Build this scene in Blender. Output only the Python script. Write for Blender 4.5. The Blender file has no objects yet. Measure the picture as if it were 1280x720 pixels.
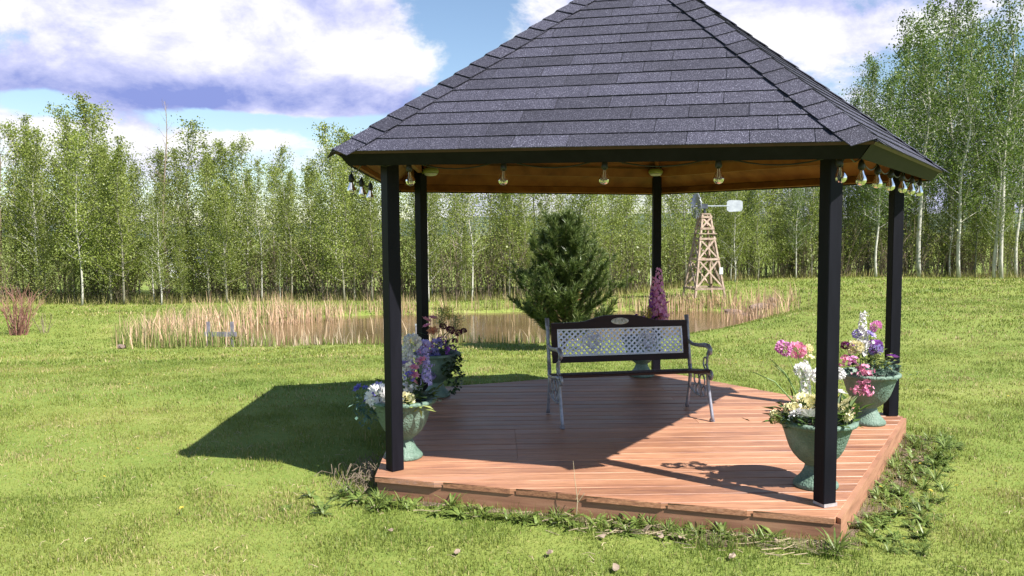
import bpy, math, random
import numpy as np
from mathutils import Vector, Matrix
rnd = random.Random(7)
nr = np.random.default_rng(11)
R = math.radians
scene = bpy.context.scene
col = scene.collection

# ------------------------------------------------------------------ camera
EYE = 1.725
cam_d = bpy.data.cameras.new('camera'); cam = bpy.data.objects.new('camera', cam_d); col.objects.link(cam)
cam_d.sensor_width = 36; cam_d.lens = 36*1000.98/1280; cam_d.clip_start = 0.05; cam_d.clip_end = 8000
_p, _r = 0.0714, -0.0070
_f = Vector((0, math.cos(_p), -math.sin(_p))); _u0 = Vector((0, math.sin(_p), math.cos(_p))); _r0 = Vector((1, 0, 0))
_rt = _r0*math.cos(_r)+_u0*math.sin(_r); _up = _u0*math.cos(_r)-_r0*math.sin(_r)
cam.matrix_world = Matrix(((_rt.x, _up.x, -_f.x, 0), (_rt.y, _up.y, -_f.y, 0), (_rt.z, _up.z, -_f.z, EYE), (0, 0, 0, 1)))
scene.camera = cam

# ------------------------------------------------------------------ light
SUN_EL = R(49.0)
SUN_AZ = R(-38.0)            # direction towards the sun in the xy plane
sund = Vector((math.cos(SUN_AZ)*math.cos(SUN_EL), math.sin(SUN_AZ)*math.cos(SUN_EL), math.sin(SUN_EL)))
sl = bpy.data.lights.new('sun', 'SUN'); sl.energy = 5.0; sl.angle = R(0.53); sl.color = (1.0, 0.955, 0.88)
so = bpy.data.objects.new('sun', sl); col.objects.link(so); so.location = (20, -16, 30)
so.rotation_euler = (-sund).to_track_quat('-Z', 'Y').to_euler()

scene.view_settings.view_transform = 'Standard'; scene.view_settings.look = 'None'
scene.view_settings.exposure = 1.15; scene.view_settings.gamma = 1.0
scene.view_settings.use_curve_mapping = False

# ------------------------------------------------------------------ world: sky with clouds
w = bpy.data.worlds.new('World'); scene.world = w; w.use_nodes = True
NT = w.node_tree; NT.nodes.clear()
def wn(t, **k):
    n = NT.nodes.new(t)
    for a, b in k.items(): setattr(n, a, b)
    return n
def wl(a, b): NT.links.new(a, b)
def wm(op, a, b=None, c=None, clamp=False):
    n = wn('ShaderNodeMath', operation=op); n.use_clamp = clamp
    for i, v in enumerate((a, b, c)):
        if v is None: continue
        if isinstance(v, (int, float)): n.inputs[i].default_value = v
        else: wl(v, n.inputs[i])
    return n.outputs[0]
sky = wn('ShaderNodeTexSky', sky_type='NISHITA'); sky.sun_disc = False
sky.sun_elevation = SUN_EL; sky.sun_rotation = math.pi/2 - SUN_AZ
sky.air_density = 1.0; sky.dust_density = 0.3; sky.ozone_density = 2.0
tc = wn('ShaderNodeTexCoord'); sep = wn('ShaderNodeSeparateXYZ'); wl(tc.outputs['Generated'], sep.inputs[0])
X, Y, Z = sep.outputs
AZ = wm('MULTIPLY', wm('ARCTAN2', X, Y), 180/math.pi)
EL = wm('MULTIPLY', wm('ARCSINE', Z), 180/math.pi)
def noise(scale, zs, off, detail=9, rough=.55, dist=0.0):
    mp = wn('ShaderNodeMapping'); mp.inputs['Scale'].default_value = (1, 1, zs); mp.inputs['Location'].default_value = off
    wl(tc.outputs['Generated'], mp.inputs[0])
    n = wn('ShaderNodeTexNoise'); n.inputs['Scale'].default_value = scale; n.inputs['Detail'].default_value = detail
    n.inputs['Roughness'].default_value = rough; n.inputs['Distortion'].default_value = dist
    wl(mp.outputs[0], n.inputs['Vector']); return n.outputs['Fac']
def blob(az, el, ra, re, wgt):
    a = wm('DIVIDE', wm('SUBTRACT', AZ, az), ra); e = wm('DIVIDE', wm('SUBTRACT', EL, el), re)
    d = wm('ADD', wm('MULTIPLY', a, a), wm('MULTIPLY', e, e))
    return wm('MULTIPLY', wm('POWER', math.e, wm('MULTIPLY', d, -1.0)), wgt)
n1 = noise(6.2, 1.7, (3.1, 1.7, .4), 14, .63, .2)
n2 = noise(6.2, 1.7, (3.1-.025, 1.7+.02, .4-.06), 14, .63, .2)     # sampled a little away from the sun: thickness
cov = wm('ADD', wm('MULTIPLY', n1, 1.0), 0.02)
for b in ((-24, 13.5, 17, 4.6, .26), (-12, 10.5, 11, 3.4, .20), (-22, 9.0, 18, 1.6, .22), (-27, 6.6, 10, 1.5, .12), (-15, 6.3, 4, 1.3, .13),
          (-4, 14.5, 4.5, 3.6, -.28), (-18, 7.5, 5, .75, -.5), (-30, 8.0, 2.5, .9, -.45), (-10.5, 7.0, 3, .8, -.45), (-20, 4.4, 14, 1.2, .12),
          (20, 12.5, 6, 2.4, .24), (17, 15, 16, 4, .10), (28, 9, 8, 6, .04), (2, 4.0, 14, 3.0, .16), (24, 3.0, 14, 3.5, .16)):
    cov = wm('ADD', cov, blob(*b))
# fewer clouds high up
hi = wn('ShaderNodeMapRange'); wl(EL, hi.inputs[0]); hi.inputs[1].default_value = 17; hi.inputs[2].default_value = 40
hi.inputs[3].default_value = 0.0; hi.inputs[4].default_value = -0.06
cov = wm('ADD', cov, hi.outputs[0])
mk = wn('ShaderNodeMapRange', interpolation_type='SMOOTHSTEP'); wl(cov, mk.inputs[0]); mk.inputs[1].default_value = .53; mk.inputs[2].default_value = .68
mask = mk.outputs[0]
shade = wm('ADD', wm('MULTIPLY', wm('SUBTRACT', n1, n2), 2.4), .68)
shade = wm('SUBTRACT', shade, wm('MULTIPLY', wm('SUBTRACT', cov, .62), .55))
# flat cloud bases in shade
for b in ((-23, 8.7, 17, 1.3, -.46), (-12, 8.3, 8, 1.1, -.34), (-21, 13.0, 8, 1.3, .30), (-10, 12, 6, 2.2, .2), (-30, 11.3, 7, 1.2, .1), (20, 12.4, 5, 2, .42), (24, 14.5, 10, 3, -.16), (12, 14, 8, 3, -.1), (-17, 6.5, 9, .9, .35), (-28, 6.4, 6, 1.2, .35)):
    shade = wm('ADD', shade, blob(*b))
shade = wm('MAXIMUM', wm('MINIMUM', shade, 1.0), 0.0)
cr = wn('ShaderNodeValToRGB'); wl(shade, cr.inputs[0])
cr.color_ramp.elements[0].position = 0.0; cr.color_ramp.elements[0].color = (.165, .205, .44, 1)
cr.color_ramp.elements[1].position = 1.0; cr.color_ramp.elements[1].color = (.62, .62, .62, 1)
e = cr.color_ramp.elements.new(.5); e.color = (.385, .40, .58, 1)
e = cr.color_ramp.elements.new(.8); e.color = (.56, .56, .63, 1)
bg1 = wn('ShaderNodeBackground'); wl(sky.outputs[0], bg1.inputs[0]); bg1.inputs[1].default_value = 0.075
bg2 = wn('ShaderNodeBackground'); wl(cr.outputs[0], bg2.inputs[0]); bg2.inputs[1].default_value = 0.80
mx = wn('ShaderNodeMixShader'); wl(mask, mx.inputs[0]); wl(bg1.outputs[0], mx.inputs[1]); wl(bg2.outputs[0], mx.inputs[2])
wo = wn('ShaderNodeOutputWorld'); wl(mx.outputs[0], wo.inputs[0])

# ------------------------------------------------------------------ helpers
class MB:
    def __init__(s): s.v = []; s.f = []; s.c = []
    def add(s, vs, fs, c=None):
        o = len(s.v); s.v += [tuple(q) for q in vs]; s.f += [tuple(i+o for i in f) for f in fs]
        if c is not None: s.c += [c]*len(vs)
    def hexa(s, b, t):            # bottom ring and top ring
        n = len(b); s.add(list(b)+list(t), [tuple(range(n))[::-1], tuple(range(n, 2*n))]+[(i, (i+1) % n, n+(i+1) % n, n+i) for i in range(n)])
    def prism(s, poly, z0, z1): s.hexa([(x, y, z0) for x, y in poly], [(x, y, z1) for x, y in poly])
    def box(s, c, d, rz=0.0, M=None):
        h = [q/2 for q in d]; ca, sa = math.cos(rz), math.sin(rz)
        def P(x, y, z):
            v = Vector((c[0]+x*ca-y*sa, c[1]+x*sa+y*ca, c[2]+z)); return M @ v if M else v
        b = [P(-h[0], -h[1], -h[2]), P(h[0], -h[1], -h[2]), P(h[0], h[1], -h[2]), P(-h[0], h[1], -h[2])]
        t = [P(-h[0], -h[1], h[2]), P(h[0], -h[1], h[2]), P(h[0], h[1], h[2]), P(-h[0], h[1], h[2])]
        s.hexa(b, t)
    def bar(s, a, b, w, h, up=(0, 0, 1), bev=0.0):
        a = Vector(a); b = Vector(b); d = (b-a).normalized(); u = Vector(up); x = d.cross(u).normalized(); u = x.cross(d)
        if bev: pr = [(-w/2+bev, -h/2), (w/2-bev, -h/2), (w/2, -h/2+bev), (w/2, h/2-bev), (w/2-bev, h/2), (-w/2+bev, h/2), (-w/2, h/2-bev), (-w/2, -h/2+bev)]
        else: pr = [(-w/2, -h/2), (w/2, -h/2), (w/2, h/2), (-w/2, h/2)]
        s.hexa([a+x*p+u*q for p, q in pr], [b+x*p+u*q for p, q in pr])
    def tube(s, pts, rad, n=8, cap=True):
        pts = [Vector(q) for q in pts]
        if isinstance(rad, (int, float)): rad = [rad]*len(pts)
        ref = Vector((0.31, 0.77, 0.55)).normalized(); rings = []
        for i, q in enumerate(pts):
            d = (pts[min(i+1, len(pts)-1)]-pts[max(i-1, 0)])
            d = d.normalized() if d.length > 1e-9 else Vector((0, 0, 1))
            x = (ref-d*ref.dot(d))
            x = x.normalized() if x.length > 1e-4 else d.orthogonal().normalized()
            ref = x; y = d.cross(x)
            rings.append([q+(x*math.cos(2*math.pi*k/n)+y*math.sin(2*math.pi*k/n))*rad[i] for k in range(n)])
        vs = [q for r in rings for q in r]; fs = []
        for i in range(len(pts)-1):
            for k in range(n): fs.append((i*n+k, i*n+(k+1) % n, (i+1)*n+(k+1) % n, (i+1)*n+k))
        if cap: fs += [tuple(range(n))[::-1], tuple(range((len(pts)-1)*n, len(pts)*n))]
        s.add(vs, fs)
    def lathe(s, prof, n=24, c=(0, 0, 0)):
        vs = [(c[0]+r*math.cos(2*math.pi*k/n), c[1]+r*math.sin(2*math.pi*k/n), c[2]+z) for r, z in prof for k in range(n)]; fs = []
        for i in range(len(prof)-1):
            for k in range(n): fs.append((i*n+k, i*n+(k+1) % n, (i+1)*n+(k+1) % n, (i+1)*n+k))
        fs += [tuple(range(n))[::-1], tuple(range((len(prof)-1)*n, len(prof)*n))]
        s.add(vs, fs)
    def mesh(s, name, m, smooth=False, off=(0, 0, 0)):
        me = bpy.data.meshes.new(name)
        me.from_pydata([(a-off[0], b-off[1], c-off[2]) for a, b, c in s.v], [], s.f)
        if m: me.materials.append(m)
        if smooth: me.polygons.foreach_set('use_smooth', [True]*len(me.polygons))
        me.update(); return me
    def build(s, name, m, parent=None, smooth=False, world_origin=None, center=True):
        """verts are in the parent's local space; the object's origin goes to the centre of its verts"""
        if center and s.v:
            a = np.array([tuple(q) for q in s.v]); c = (a.min(0)+a.max(0))/2
        else: c = (0, 0, 0)
        o = bpy.data.objects.new(name, s.mesh(name, m, smooth, c)); col.objects.link(o); o.location = c
        if parent: o.parent = parent
        return o
def smooth_by_angle(o, ang=35):
    pass
def inst(name, me, parent=None, loc=(0, 0, 0), rot=None, scale=None):
    o = bpy.data.objects.new(name, me); col.objects.link(o); o.location = loc
    if rot is not None: o.rotation_euler = rot
    if scale is not None: o.scale = scale if hasattr(scale, '__len__') else (scale,)*3
    if parent: o.parent = parent
    return o
def tag(o, label, cat, group=None):
    o['label'] = label; o['category'] = cat
    if group: o['group'] = group
    return o
def kind(o, k): o['kind'] = k; return o
def empty(name, loc, rz=0, label=None, cat=None, group=None):
    o = bpy.data.objects.new(name, None); col.objects.link(o); o.location = loc; o.rotation_euler = (0, 0, rz); o.empty_display_size = .1
    if label: tag(o, label, cat, group)
    return o
def np_mesh(name, V, F, mats, colors=None, smooth=False):
    """V (n,3); F (m,k) all faces with the same corner count; colors (n,4) point colours"""
    me = bpy.data.meshes.new(name); k = F.shape[1]
    me.vertices.add(len(V)); me.vertices.foreach_set('co', V.astype(np.float32).ravel())
    me.loops.add(F.size); me.loops.foreach_set('vertex_index', F.astype(np.int32).ravel())
    me.polygons.add(len(F)); me.polygons.foreach_set('loop_start', np.arange(0, F.size, k, dtype=np.int32))
    me.polygons.foreach_set('loop_total', np.full(len(F), k, dtype=np.int32))
    if smooth: me.polygons.foreach_set('use_smooth', np.ones(len(F), dtype=bool))
    me.update(calc_edges=True)
    for m in (mats if isinstance(mats, (list, tuple)) else [mats]): me.materials.append(m)
    if colors is not None:
        a = me.color_attributes.new('Col', 'FLOAT_COLOR', 'POINT'); a.data.foreach_set('color', colors.astype(np.float32).ravel())
    me.validate(); return me

# ------------------------------------------------------------------ materials
def newmat(name):
    m = bpy.data.materials.new(name); m.use_nodes = True; nt = m.node_tree
    b = nt.nodes['Principled BSDF']; return m, nt, b
def nd(nt, t, **k):
    n = nt.nodes.new(t)
    for a, b in k.items(): setattr(n, a, b)
    return n
def ramp(nt, fac, stops):
    r = nd(nt, 'ShaderNodeValToRGB'); nt.links.new(fac, r.inputs[0]); el = r.color_ramp.elements
    el[0].position, el[0].color = stops[0][0], (*stops[0][1], 1)
    el[1].position, el[1].color = stops[-1][0], (*stops[-1][1], 1)
    for p, c in stops[1:-1]: q = el.new(p); q.color = (*c, 1)
    return r.outputs[0]
def tex(nt, scale, detail=6, rough=.6, vs=(1, 1, 1), coord='Object', rand=True, kind_='noise', w=None):
    t = nd(nt, 'ShaderNodeTexCoord'); mp = nd(nt, 'ShaderNodeMapping'); mp.inputs['Scale'].default_value = vs
    nt.links.new(t.outputs[coord], mp.inputs[0])
    if rand:
        oi = nd(nt, 'ShaderNodeObjectInfo'); ml = nd(nt, 'ShaderNodeMath', operation='MULTIPLY'); ml.inputs[1].default_value = 57.0
        nt.links.new(oi.outputs['Random'], ml.inputs[0]); nt.links.new(ml.outputs[0], mp.inputs['Location'])
    if kind_ == 'noise':
        n = nd(nt, 'ShaderNodeTexNoise'); n.inputs['Scale'].default_value = scale; n.inputs['Detail'].default_value = detail; n.inputs['Roughness'].default_value = rough
    else:
        n = nd(nt, 'ShaderNodeTexVoronoi'); n.inputs['Scale'].default_value = scale
    nt.links.new(mp.outputs[0], n.inputs['Vector']); return n
def bump(nt, b, h, strength, dist=.01):
    n = nd(nt, 'ShaderNodeBump'); n.inputs['Strength'].default_value = strength; n.inputs['Distance'].default_value = dist
    nt.links.new(h, n.inputs['Height']); nt.links.new(n.outputs[0], b.inputs['Normal'])
def vary(nt, colr, lo=.8, hi=1.2):
    oi = nd(nt, 'ShaderNodeObjectInfo'); mr = nd(nt, 'ShaderNodeMapRange'); mr.inputs[3].default_value = lo; mr.inputs[4].default_value = hi
    nt.links.new(oi.outputs['Random'], mr.inputs[0])
    m = nd(nt, 'ShaderNodeVectorMath', operation='SCALE'); nt.links.new(colr, m.inputs[0]); nt.links.new(mr.outputs[0], m.inputs['Scale'])
    return m.outputs[0]
def nmat(name, stops, scale=8, rough=.6, vs=(1, 1, 1), bmp=.2, bd=.004, v=None, spec=.5, metal=0.0, detail=6, rr=None):
    m, nt, b = newmat(name); n = tex(nt, scale, detail, .6, vs)
    c = ramp(nt, n.outputs['Fac'], stops)
    if v: c = vary(nt, c, *v)
    nt.links.new(c, b.inputs['Base Color'])
    b.inputs['Roughness'].default_value = rough; b.inputs['Specular IOR Level'].default_value = spec; b.inputs['Metallic'].default_value = metal
    if rr:
        q = nd(nt, 'ShaderNodeMapRange'); q.inputs[3].default_value, q.inputs[4].default_value = rr; nt.links.new(n.outputs['Fac'], q.inputs[0]); nt.links.new(q.outputs[0], b.inputs['Roughness'])
    if bmp: bump(nt, b, n.outputs['Fac'], bmp, bd)
    return m
def petal_mat(name, c1, c2, trans=.3):
    m, nt, b = newmat(name); g = nd(nt, 'ShaderNodeNewGeometry')
    c = ramp(nt, g.outputs['Random Per Island'], [(0, c1), (1, c2)]); c = vary(nt, c, .85, 1.12)
    nt.links.new(c, b.inputs['Base Color']); b.inputs['Roughness'].default_value = .6; b.inputs['Specular IOR Level'].default_value = .25
    tr = nd(nt, 'ShaderNodeBsdfTranslucent'); nt.links.new(c, tr.inputs[0]); mxx = nd(nt, 'ShaderNodeMixShader'); mxx.inputs[0].default_value = trans
    out = nt.nodes['Material Output']; nt.links.new(b.outputs[0], mxx.inputs[1]); nt.links.new(tr.outputs[0], mxx.inputs[2]); nt.links.new(mxx.outputs[0], out.inputs[0])
    return m
def blade_mat(name, trans=.35, rough=.5, spec=.3):
    m, nt, b = newmat(name); a = nd(nt, 'ShaderNodeVertexColor', layer_name='Col')
    nt.links.new(a.outputs[0], b.inputs['Base Color']); b.inputs['Roughness'].default_value = rough; b.inputs['Specular IOR Level'].default_value = spec
    tr = nd(nt, 'ShaderNodeBsdfTranslucent'); nt.links.new(a.outputs[0], tr.inputs[0]); mxx = nd(nt, 'ShaderNodeMixShader'); mxx.inputs[0].default_value = trans
    out = nt.nodes['Material Output']; nt.links.new(b.outputs[0], mxx.inputs[1]); nt.links.new(tr.outputs[0], mxx.inputs[2]); nt.links.new(mxx.outputs[0], out.inputs[0])
    return m

M = {}
M['black'] = nmat('black_paint', [(.3, (.003, .003, .006)), (.7, (.007, .007, .012))], 14, .55, (1, 1, .15), .25, .003, spec=.14)
M['fascia'] = nmat('black_fascia_paint', [(.3, (.004, .004, .006)), (.7, (.009, .009, .012))], 10, .6, (1, 1, 1), .15, .003, spec=.15)
M['ceil'] = nmat('stained_ceiling_boards', [(.25, (.13, .045, .012)), (.5, (.25, .095, .024)), (.75, (.34, .145, .04))], 5, .6, (1, 1, 1), .25, .004, (.85, 1.15))
M['drip'] = nmat('drip_edge_paint', [(.3, (.030, .009, .010)), (.7, (.055, .018, .018))], 12, .5)
M['deckside'] = nmat('deck_skirt_wood', [(.2, (.15, .07, .04)), (.5, (.30, .145, .085)), (.8, (.40, .22, .13))], 4, .65, (.7, .7, 7), .35, .004, (.85, 1.15))
def deck_material():
    m, nt, b = newmat('deck_board_stain')
    g = tex(nt, 5.0, 8, .65, (.35, 14, 14)); big = tex(nt, 1.6, 4, .6, (.5, 1.4, 1)); fine = tex(nt, 30, 4, .7, (.25, 6, 6))
    a = nd(nt, 'ShaderNodeMix', data_type='FLOAT'); a.inputs[0].default_value = .42; nt.links.new(g.outputs['Fac'], a.inputs[2]); nt.links.new(big.outputs['Fac'], a.inputs[3])
    c = ramp(nt, a.outputs[0], [(.24, (.085, .036, .030)), (.37, (.200, .090, .064)), (.47, (.340, .158, .088)), (.56, (.45, .228, .130)), (.64, (.40, .220, .165)), (.76, (.58, .39, .28))])
    mul = nd(nt, 'ShaderNodeMapRange'); mul.inputs[1].default_value = .3; mul.inputs[2].default_value = .7; mul.inputs[3].default_value = .62; mul.inputs[4].default_value = 1.22
    nt.links.new(fine.outputs['Fac'], mul.inputs[0])
    sc = nd(nt, 'ShaderNodeVectorMath', operation='SCALE'); nt.links.new(c, sc.inputs[0]); nt.links.new(mul.outputs[0], sc.inputs['Scale'])
    nt.links.new(vary(nt, sc.outputs[0], .84, 1.13), b.inputs['Base Color'])
    q = nd(nt, 'ShaderNodeMapRange'); q.inputs[1].default_value = .3; q.inputs[2].default_value = .7; q.inputs[3].default_value = .34; q.inputs[4].default_value = .62
    nt.links.new(big.outputs['Fac'], q.inputs[0]); nt.links.new(q.outputs[0], b.inputs['Roughness']); b.inputs['Specular IOR Level'].default_value = .45
    bump(nt, b, g.outputs['Fac'], .5, .004); return m
M['deck'] = deck_material()
def shingle_material():
    m, nt, b = newmat('asphalt_shingle')
    n = tex(nt, 190, 2, .5); n2 = tex(nt, 5, 3, .5)
    c = ramp(nt, n.outputs['Fac'], [(.30, (.010, .010, .017)), (.50, (.028, .027, .044)), (.60, (.050, .048, .074)), (.70, (.24, .24, .30))])
    mr = nd(nt, 'ShaderNodeMapRange'); mr.inputs[3].default_value = .8; mr.inputs[4].default_value = 1.25; nt.links.new(n2.outputs['Fac'], mr.inputs[0])
    sc = nd(nt, 'ShaderNodeVectorMath', operation='SCALE'); nt.links.new(c, sc.inputs[0]); nt.links.new(mr.outputs[0], sc.inputs['Scale'])
    nt.links.new(vary(nt, sc.outputs[0], .72, 1.22), b.inputs['Base Color']); b.inputs['Roughness'].default_value = .75; b.inputs['Specular IOR Level'].default_value = .35
    bump(nt, b, n.outputs['Fac'], .6, .003); return m
M['shingle'] = shingle_material()
M['urn'] = None
def urn_material():
    m, nt, b = newmat('verdigris_urn')
    v = tex(nt, 75, 2, .5, (1, 1, 1), 'Object', True, 'vor'); n = tex(nt, 7, 5, .6)
    c = ramp(nt, n.outputs['Fac'], [(.25, (.075, .135, .098)), (.5, (.135, .215, .165)), (.75, (.25, .335, .275))])
    r2 = nd(nt, 'ShaderNodeMapRange'); r2.inputs[1].default_value = 0; r2.inputs[2].default_value = .6; r2.inputs[3].default_value = 1.05; r2.inputs[4].default_value = .80
    nt.links.new(v.outputs['Distance'], r2.inputs[0])
    sc = nd(nt, 'ShaderNodeVectorMath', operation='SCALE'); nt.links.new(c, sc.inputs[0]); nt.links.new(r2.outputs[0], sc.inputs['Scale'])
    nt.links.new(sc.outputs[0], b.inputs['Base Color']); b.inputs['Roughness'].default_value = .62
    bump(nt, b, v.outputs['Distance'], .7, .006); return m
M['urn'] = urn_material()
M['iron'] = nmat('cast_iron_grey', [(.3, (.16, .16, .19)), (.7, (.34, .34, .40))], 25, .36, bmp=.3, bd=.002, metal=.35)
M['lattice'] = nmat('lattice_cast_metal', [(.3, (.52, .52, .64)), (.7, (.70, .70, .84))], 30, .38, bmp=.3, bd=.002, metal=.15)
M['slat'] = nmat('bench_dark_wood', [(.3, (.014, .006, .006)), (.7, (.034, .014, .013))], 9, .5, (.3, 4, 4), .2, .002, (.85, 1.2), .2)
M['medal'] = nmat('medallion_metal', [(.3, (.34, .31, .26)), (.7, (.58, .55, .50))], 40, .4, bmp=.5, bd=.003, metal=.3)
M['rubber'] = nmat('black_rubber', [(.3, (.008, .008, .009)), (.7, (.016, .016, .018))], 20, .5)
def glass_material():
    m, nt, b = newmat('bulb_glass'); b.inputs['Base Color'].default_value = (.97, .96, .93, 1); b.inputs['Roughness'].default_value = .03
    b.inputs['Transmission Weight'].default_value = 1.0; b.inputs['IOR'].default_value = 1.3; return m
M['glass'] = glass_material()
M['brass'] = nmat('filament', [(.3, (.5, .38, .2)), (.7, (.7, .55, .3))], 20, .35, metal=.8)
M['dome'] = nmat('yellowed_plastic', [(.3, (.20, .23, .06)), (.7, (.32, .36, .12))], 12, .3)
M['whiteplastic'] = nmat('white_plastic', [(.3, (.50, .50, .50)), (.7, (.66, .66, .65))], 12, .35)
M['concrete'] = nmat('post_base_block', [(.3, (.26, .24, .24)), (.7, (.42, .40, .40))], 20, .8)
M['soil'] = nmat('potting_soil', [(.3, (.02, .014, .01)), (.7, (.05, .035, .025))], 40, .95, bmp=.6, bd=.01)
M['bark_pale'] = nmat('aspen_bark_pale', [(.30, (.05, .045, .035)), (.42, (.40, .385, .33)), (.7, (.60, .58, .52))], 3.2, .8, (6, 6, 1.2), .3, .006, (.8, 1.1))
M['bark_green'] = nmat('aspen_bark_grey', [(.30, (.045, .04, .03)), (.5, (.21, .20, .14)), (.75, (.36, .34, .25))], 3.2, .85, (6, 6, 1.0), .3, .006, (.6, 1.25))
M['bark_brown'] = nmat('brown_twig_bark', [(.3, (.10, .076, .052)), (.7, (.27, .21, .15))], 5, .9, (4, 4, 1), .2, .004, (.7, 1.3))
M['bark_red'] = nmat('red_twig_bark', [(.3, (.13, .052, .042)), (.7, (.27, .125, .095))], 5, .7, (4, 4, 1), .2, .004)
M['bark_pine'] = nmat('pine_bark', [(.3, (.06, .04, .025)), (.7, (.16, .10, .07))], 9, .9, (2, 2, 1), .5, .01)
def leaf_mat(name, c1, c2, c3, trans=.45, v=(.8, 1.2)):
    m, nt, b = newmat(name); g = nd(nt, 'ShaderNodeNewGeometry')
    c = ramp(nt, g.outputs['Random Per Island'], [(0, c1), (.5, c2), (1, c3)]); c = vary(nt, c, *v)
    nt.links.new(c, b.inputs['Base Color']); b.inputs['Roughness'].default_value = .42; b.inputs['Specular IOR Level'].default_value = .4
    tr = nd(nt, 'ShaderNodeBsdfTranslucent'); nt.links.new(c, tr.inputs[0]); mxx = nd(nt, 'ShaderNodeMixShader'); mxx.inputs[0].default_value = trans
    out = nt.nodes['Material Output']; nt.links.new(b.outputs[0], mxx.inputs[1]); nt.links.new(tr.outputs[0], mxx.inputs[2]); nt.links.new(mxx.outputs[0], out.inputs[0])
    return m
M['leaf_aspen'] = leaf_mat('aspen_leaf', (.118, .165, .026), (.222, .275, .048), (.34, .38, .11))
M['leaf_tall'] = leaf_mat('tall_aspen_leaf', (.058, .105, .018), (.115, .180, .032), (.22, .29, .07))
M['leaf_shrub'] = leaf_mat('shrub_leaf', (.11, .135, .03), (.19, .22, .05), (.28, .30, .09))
M['needle'] = leaf_mat('pine_needle', (.035, .065, .015), (.085, .125, .030), (.20, .235, .075), .25)
M['needle_dead'] = leaf_mat('dead_needle', (.16, .055, .025), (.26, .10, .05), (.33, .16, .08), .15)
M['blade'] = blade_mat('grass_blade')
M['reed'] = blade_mat('reed_blade', .25, .6, .2)
M['weed'] = leaf_mat('weed_leaf', (.085, .135, .028), (.145, .205, .045), (.22, .28, .075), .3)
M['fern'] = leaf_mat('arrangement_leaf', (.03, .06, .015), (.06, .11, .025), (.12, .18, .04), .25)
M['teal'] = leaf_mat('dusty_teal_leaf', (.05, .11, .085), (.10, .18, .14), (.17, .26, .20), .2)
M['lime'] = leaf_mat('lime_leaf', (.20, .26, .06), (.30, .36, .10), (.46, .50, .20), .3)
M['darkleaf'] = leaf_mat('dark_ivy_leaf', (.015, .032, .010), (.03, .06, .018), (.05, .09, .03), .15)
M['stem'] = nmat('green_stem', [(.3, (.10, .17, .05)), (.7, (.18, .27, .09))], 10, .5)
M['p_pink'] = petal_mat('pink_petal', (.68, .20, .38), (.88, .46, .58))
M['p_magenta'] = petal_mat('magenta_petal', (.56, .16, .42), (.80, .42, .66))
M['p_purple'] = petal_mat('purple_petal', (.22, .05, .34), (.42, .14, .52))
M['p_plum'] = petal_mat('dark_plum_petal', (.07, .008, .04), (.16, .02, .09))
M['p_blue'] = petal_mat('violet_blue_petal', (.13, .11, .48), (.27, .24, .66))
M['p_lav'] = petal_mat('lavender_petal', (.34, .28, .62), (.55, .48, .78))
M['p_white'] = petal_mat('white_petal', (.74, .72, .74), (.86, .85, .84))
M['p_cream'] = petal_mat('cream_petal', (.74, .68, .36), (.86, .82, .58))
M['p_yellow'] = petal_mat('yellow_petal', (.50, .42, .05), (.72, .60, .12))
M['p_peach'] = petal_mat('peach_petal', (.72, .28, .14), (.80, .42, .26))
M['wm_wood'] = nmat('weathered_timber', [(.25, (.17, .115, .085)), (.5, (.34, .25, .19)), (.8, (.50, .41, .34))], 6, .8, (2, 2, 2), .3, .004, (.8, 1.15))
M['galv'] = nmat('galvanised_sheet', [(.3, (.36, .38, .44)), (.7, (.55, .57, .63))], 7, .45, metal=.55)
M['fan'] = nmat('grey_fan_sheet', [(.3, (.16, .17, .21)), (.7, (.34, .36, .42))], 7, .45, metal=.4)
M['darkmetal'] = nmat('dark_gear_metal', [(.3, (.04, .045, .06)), (.7, (.09, .10, .13))], 9, .45, metal=.4)
M['stone'] = nmat('bank_stone', [(.3, (.10, .07, .055)), (.7, (.26, .19, .155))], 7, .85, bmp=.6, bd=.02, v=(.7, 1.2))
M['greywood'] = nmat('grey_weathered_wood', [(.3, (.13, .12, .15)), (.7, (.24, .22, .26))], 6, .8, (2, 2, 2), .3, .004)
M['dryleaf'] = nmat('dry_leaf', [(.3, (.17, .12, .085)), (.7, (.36, .28, .21))], 20, .8, v=(.7, 1.15))
M['straw'] = nmat('straw_stalk', [(.3, (.34, .26, .15)), (.7, (.55, .45, .30))], 20, .8, v=(.7, 1.1))

# ------------------------------------------------------------------ terrain
WATER = -0.725
POND = np.array([(-7.3, 16.9), (-5.6, 16.75), (-4.0, 16.75), (-2.3, 16.85), (-.7, 17.0), (.9, 17.05), (2.8, 17.3), (4.6, 18.6), (6.0, 20.4), (7.1, 22.1), (7.0, 23.6),
                 (5.6, 24.2), (3.9, 24.1), (2.0, 24.25), (.4, 24.05), (-1.8, 23.8), (-4.0, 23.5), (-5.9, 22.7), (-6.9, 21.6), (-7.9, 19.9), (-8.2, 18.2)])
def pond_sd(x, y):
    x = np.asarray(x, float); y = np.asarray(y, float); d = np.full(x.shape, 1e9); ins = np.zeros(x.shape, bool)
    n = len(POND)
    for i in range(n):
        a = POND[i]; b = POND[(i+1) % n]; ex, ey = b-a; L = ex*ex+ey*ey
        t = np.clip(((x-a[0])*ex+(y-a[1])*ey)/L, 0, 1)
        d = np.minimum(d, np.hypot(x-a[0]-t*ex, y-a[1]-t*ey))
        c = ((a[1] > y) != (b[1] > y)); den = ey if abs(ey) > 1e-9 else 1e-9
        ins ^= c & (x < (b[0]-a[0])*(y-a[1])/den+a[0])
    return np.where(ins, -d, d)
def sst(a, b, v): t = np.clip((v-a)/(b-a), 0, 1); return t*t*(3-2*t)
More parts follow.
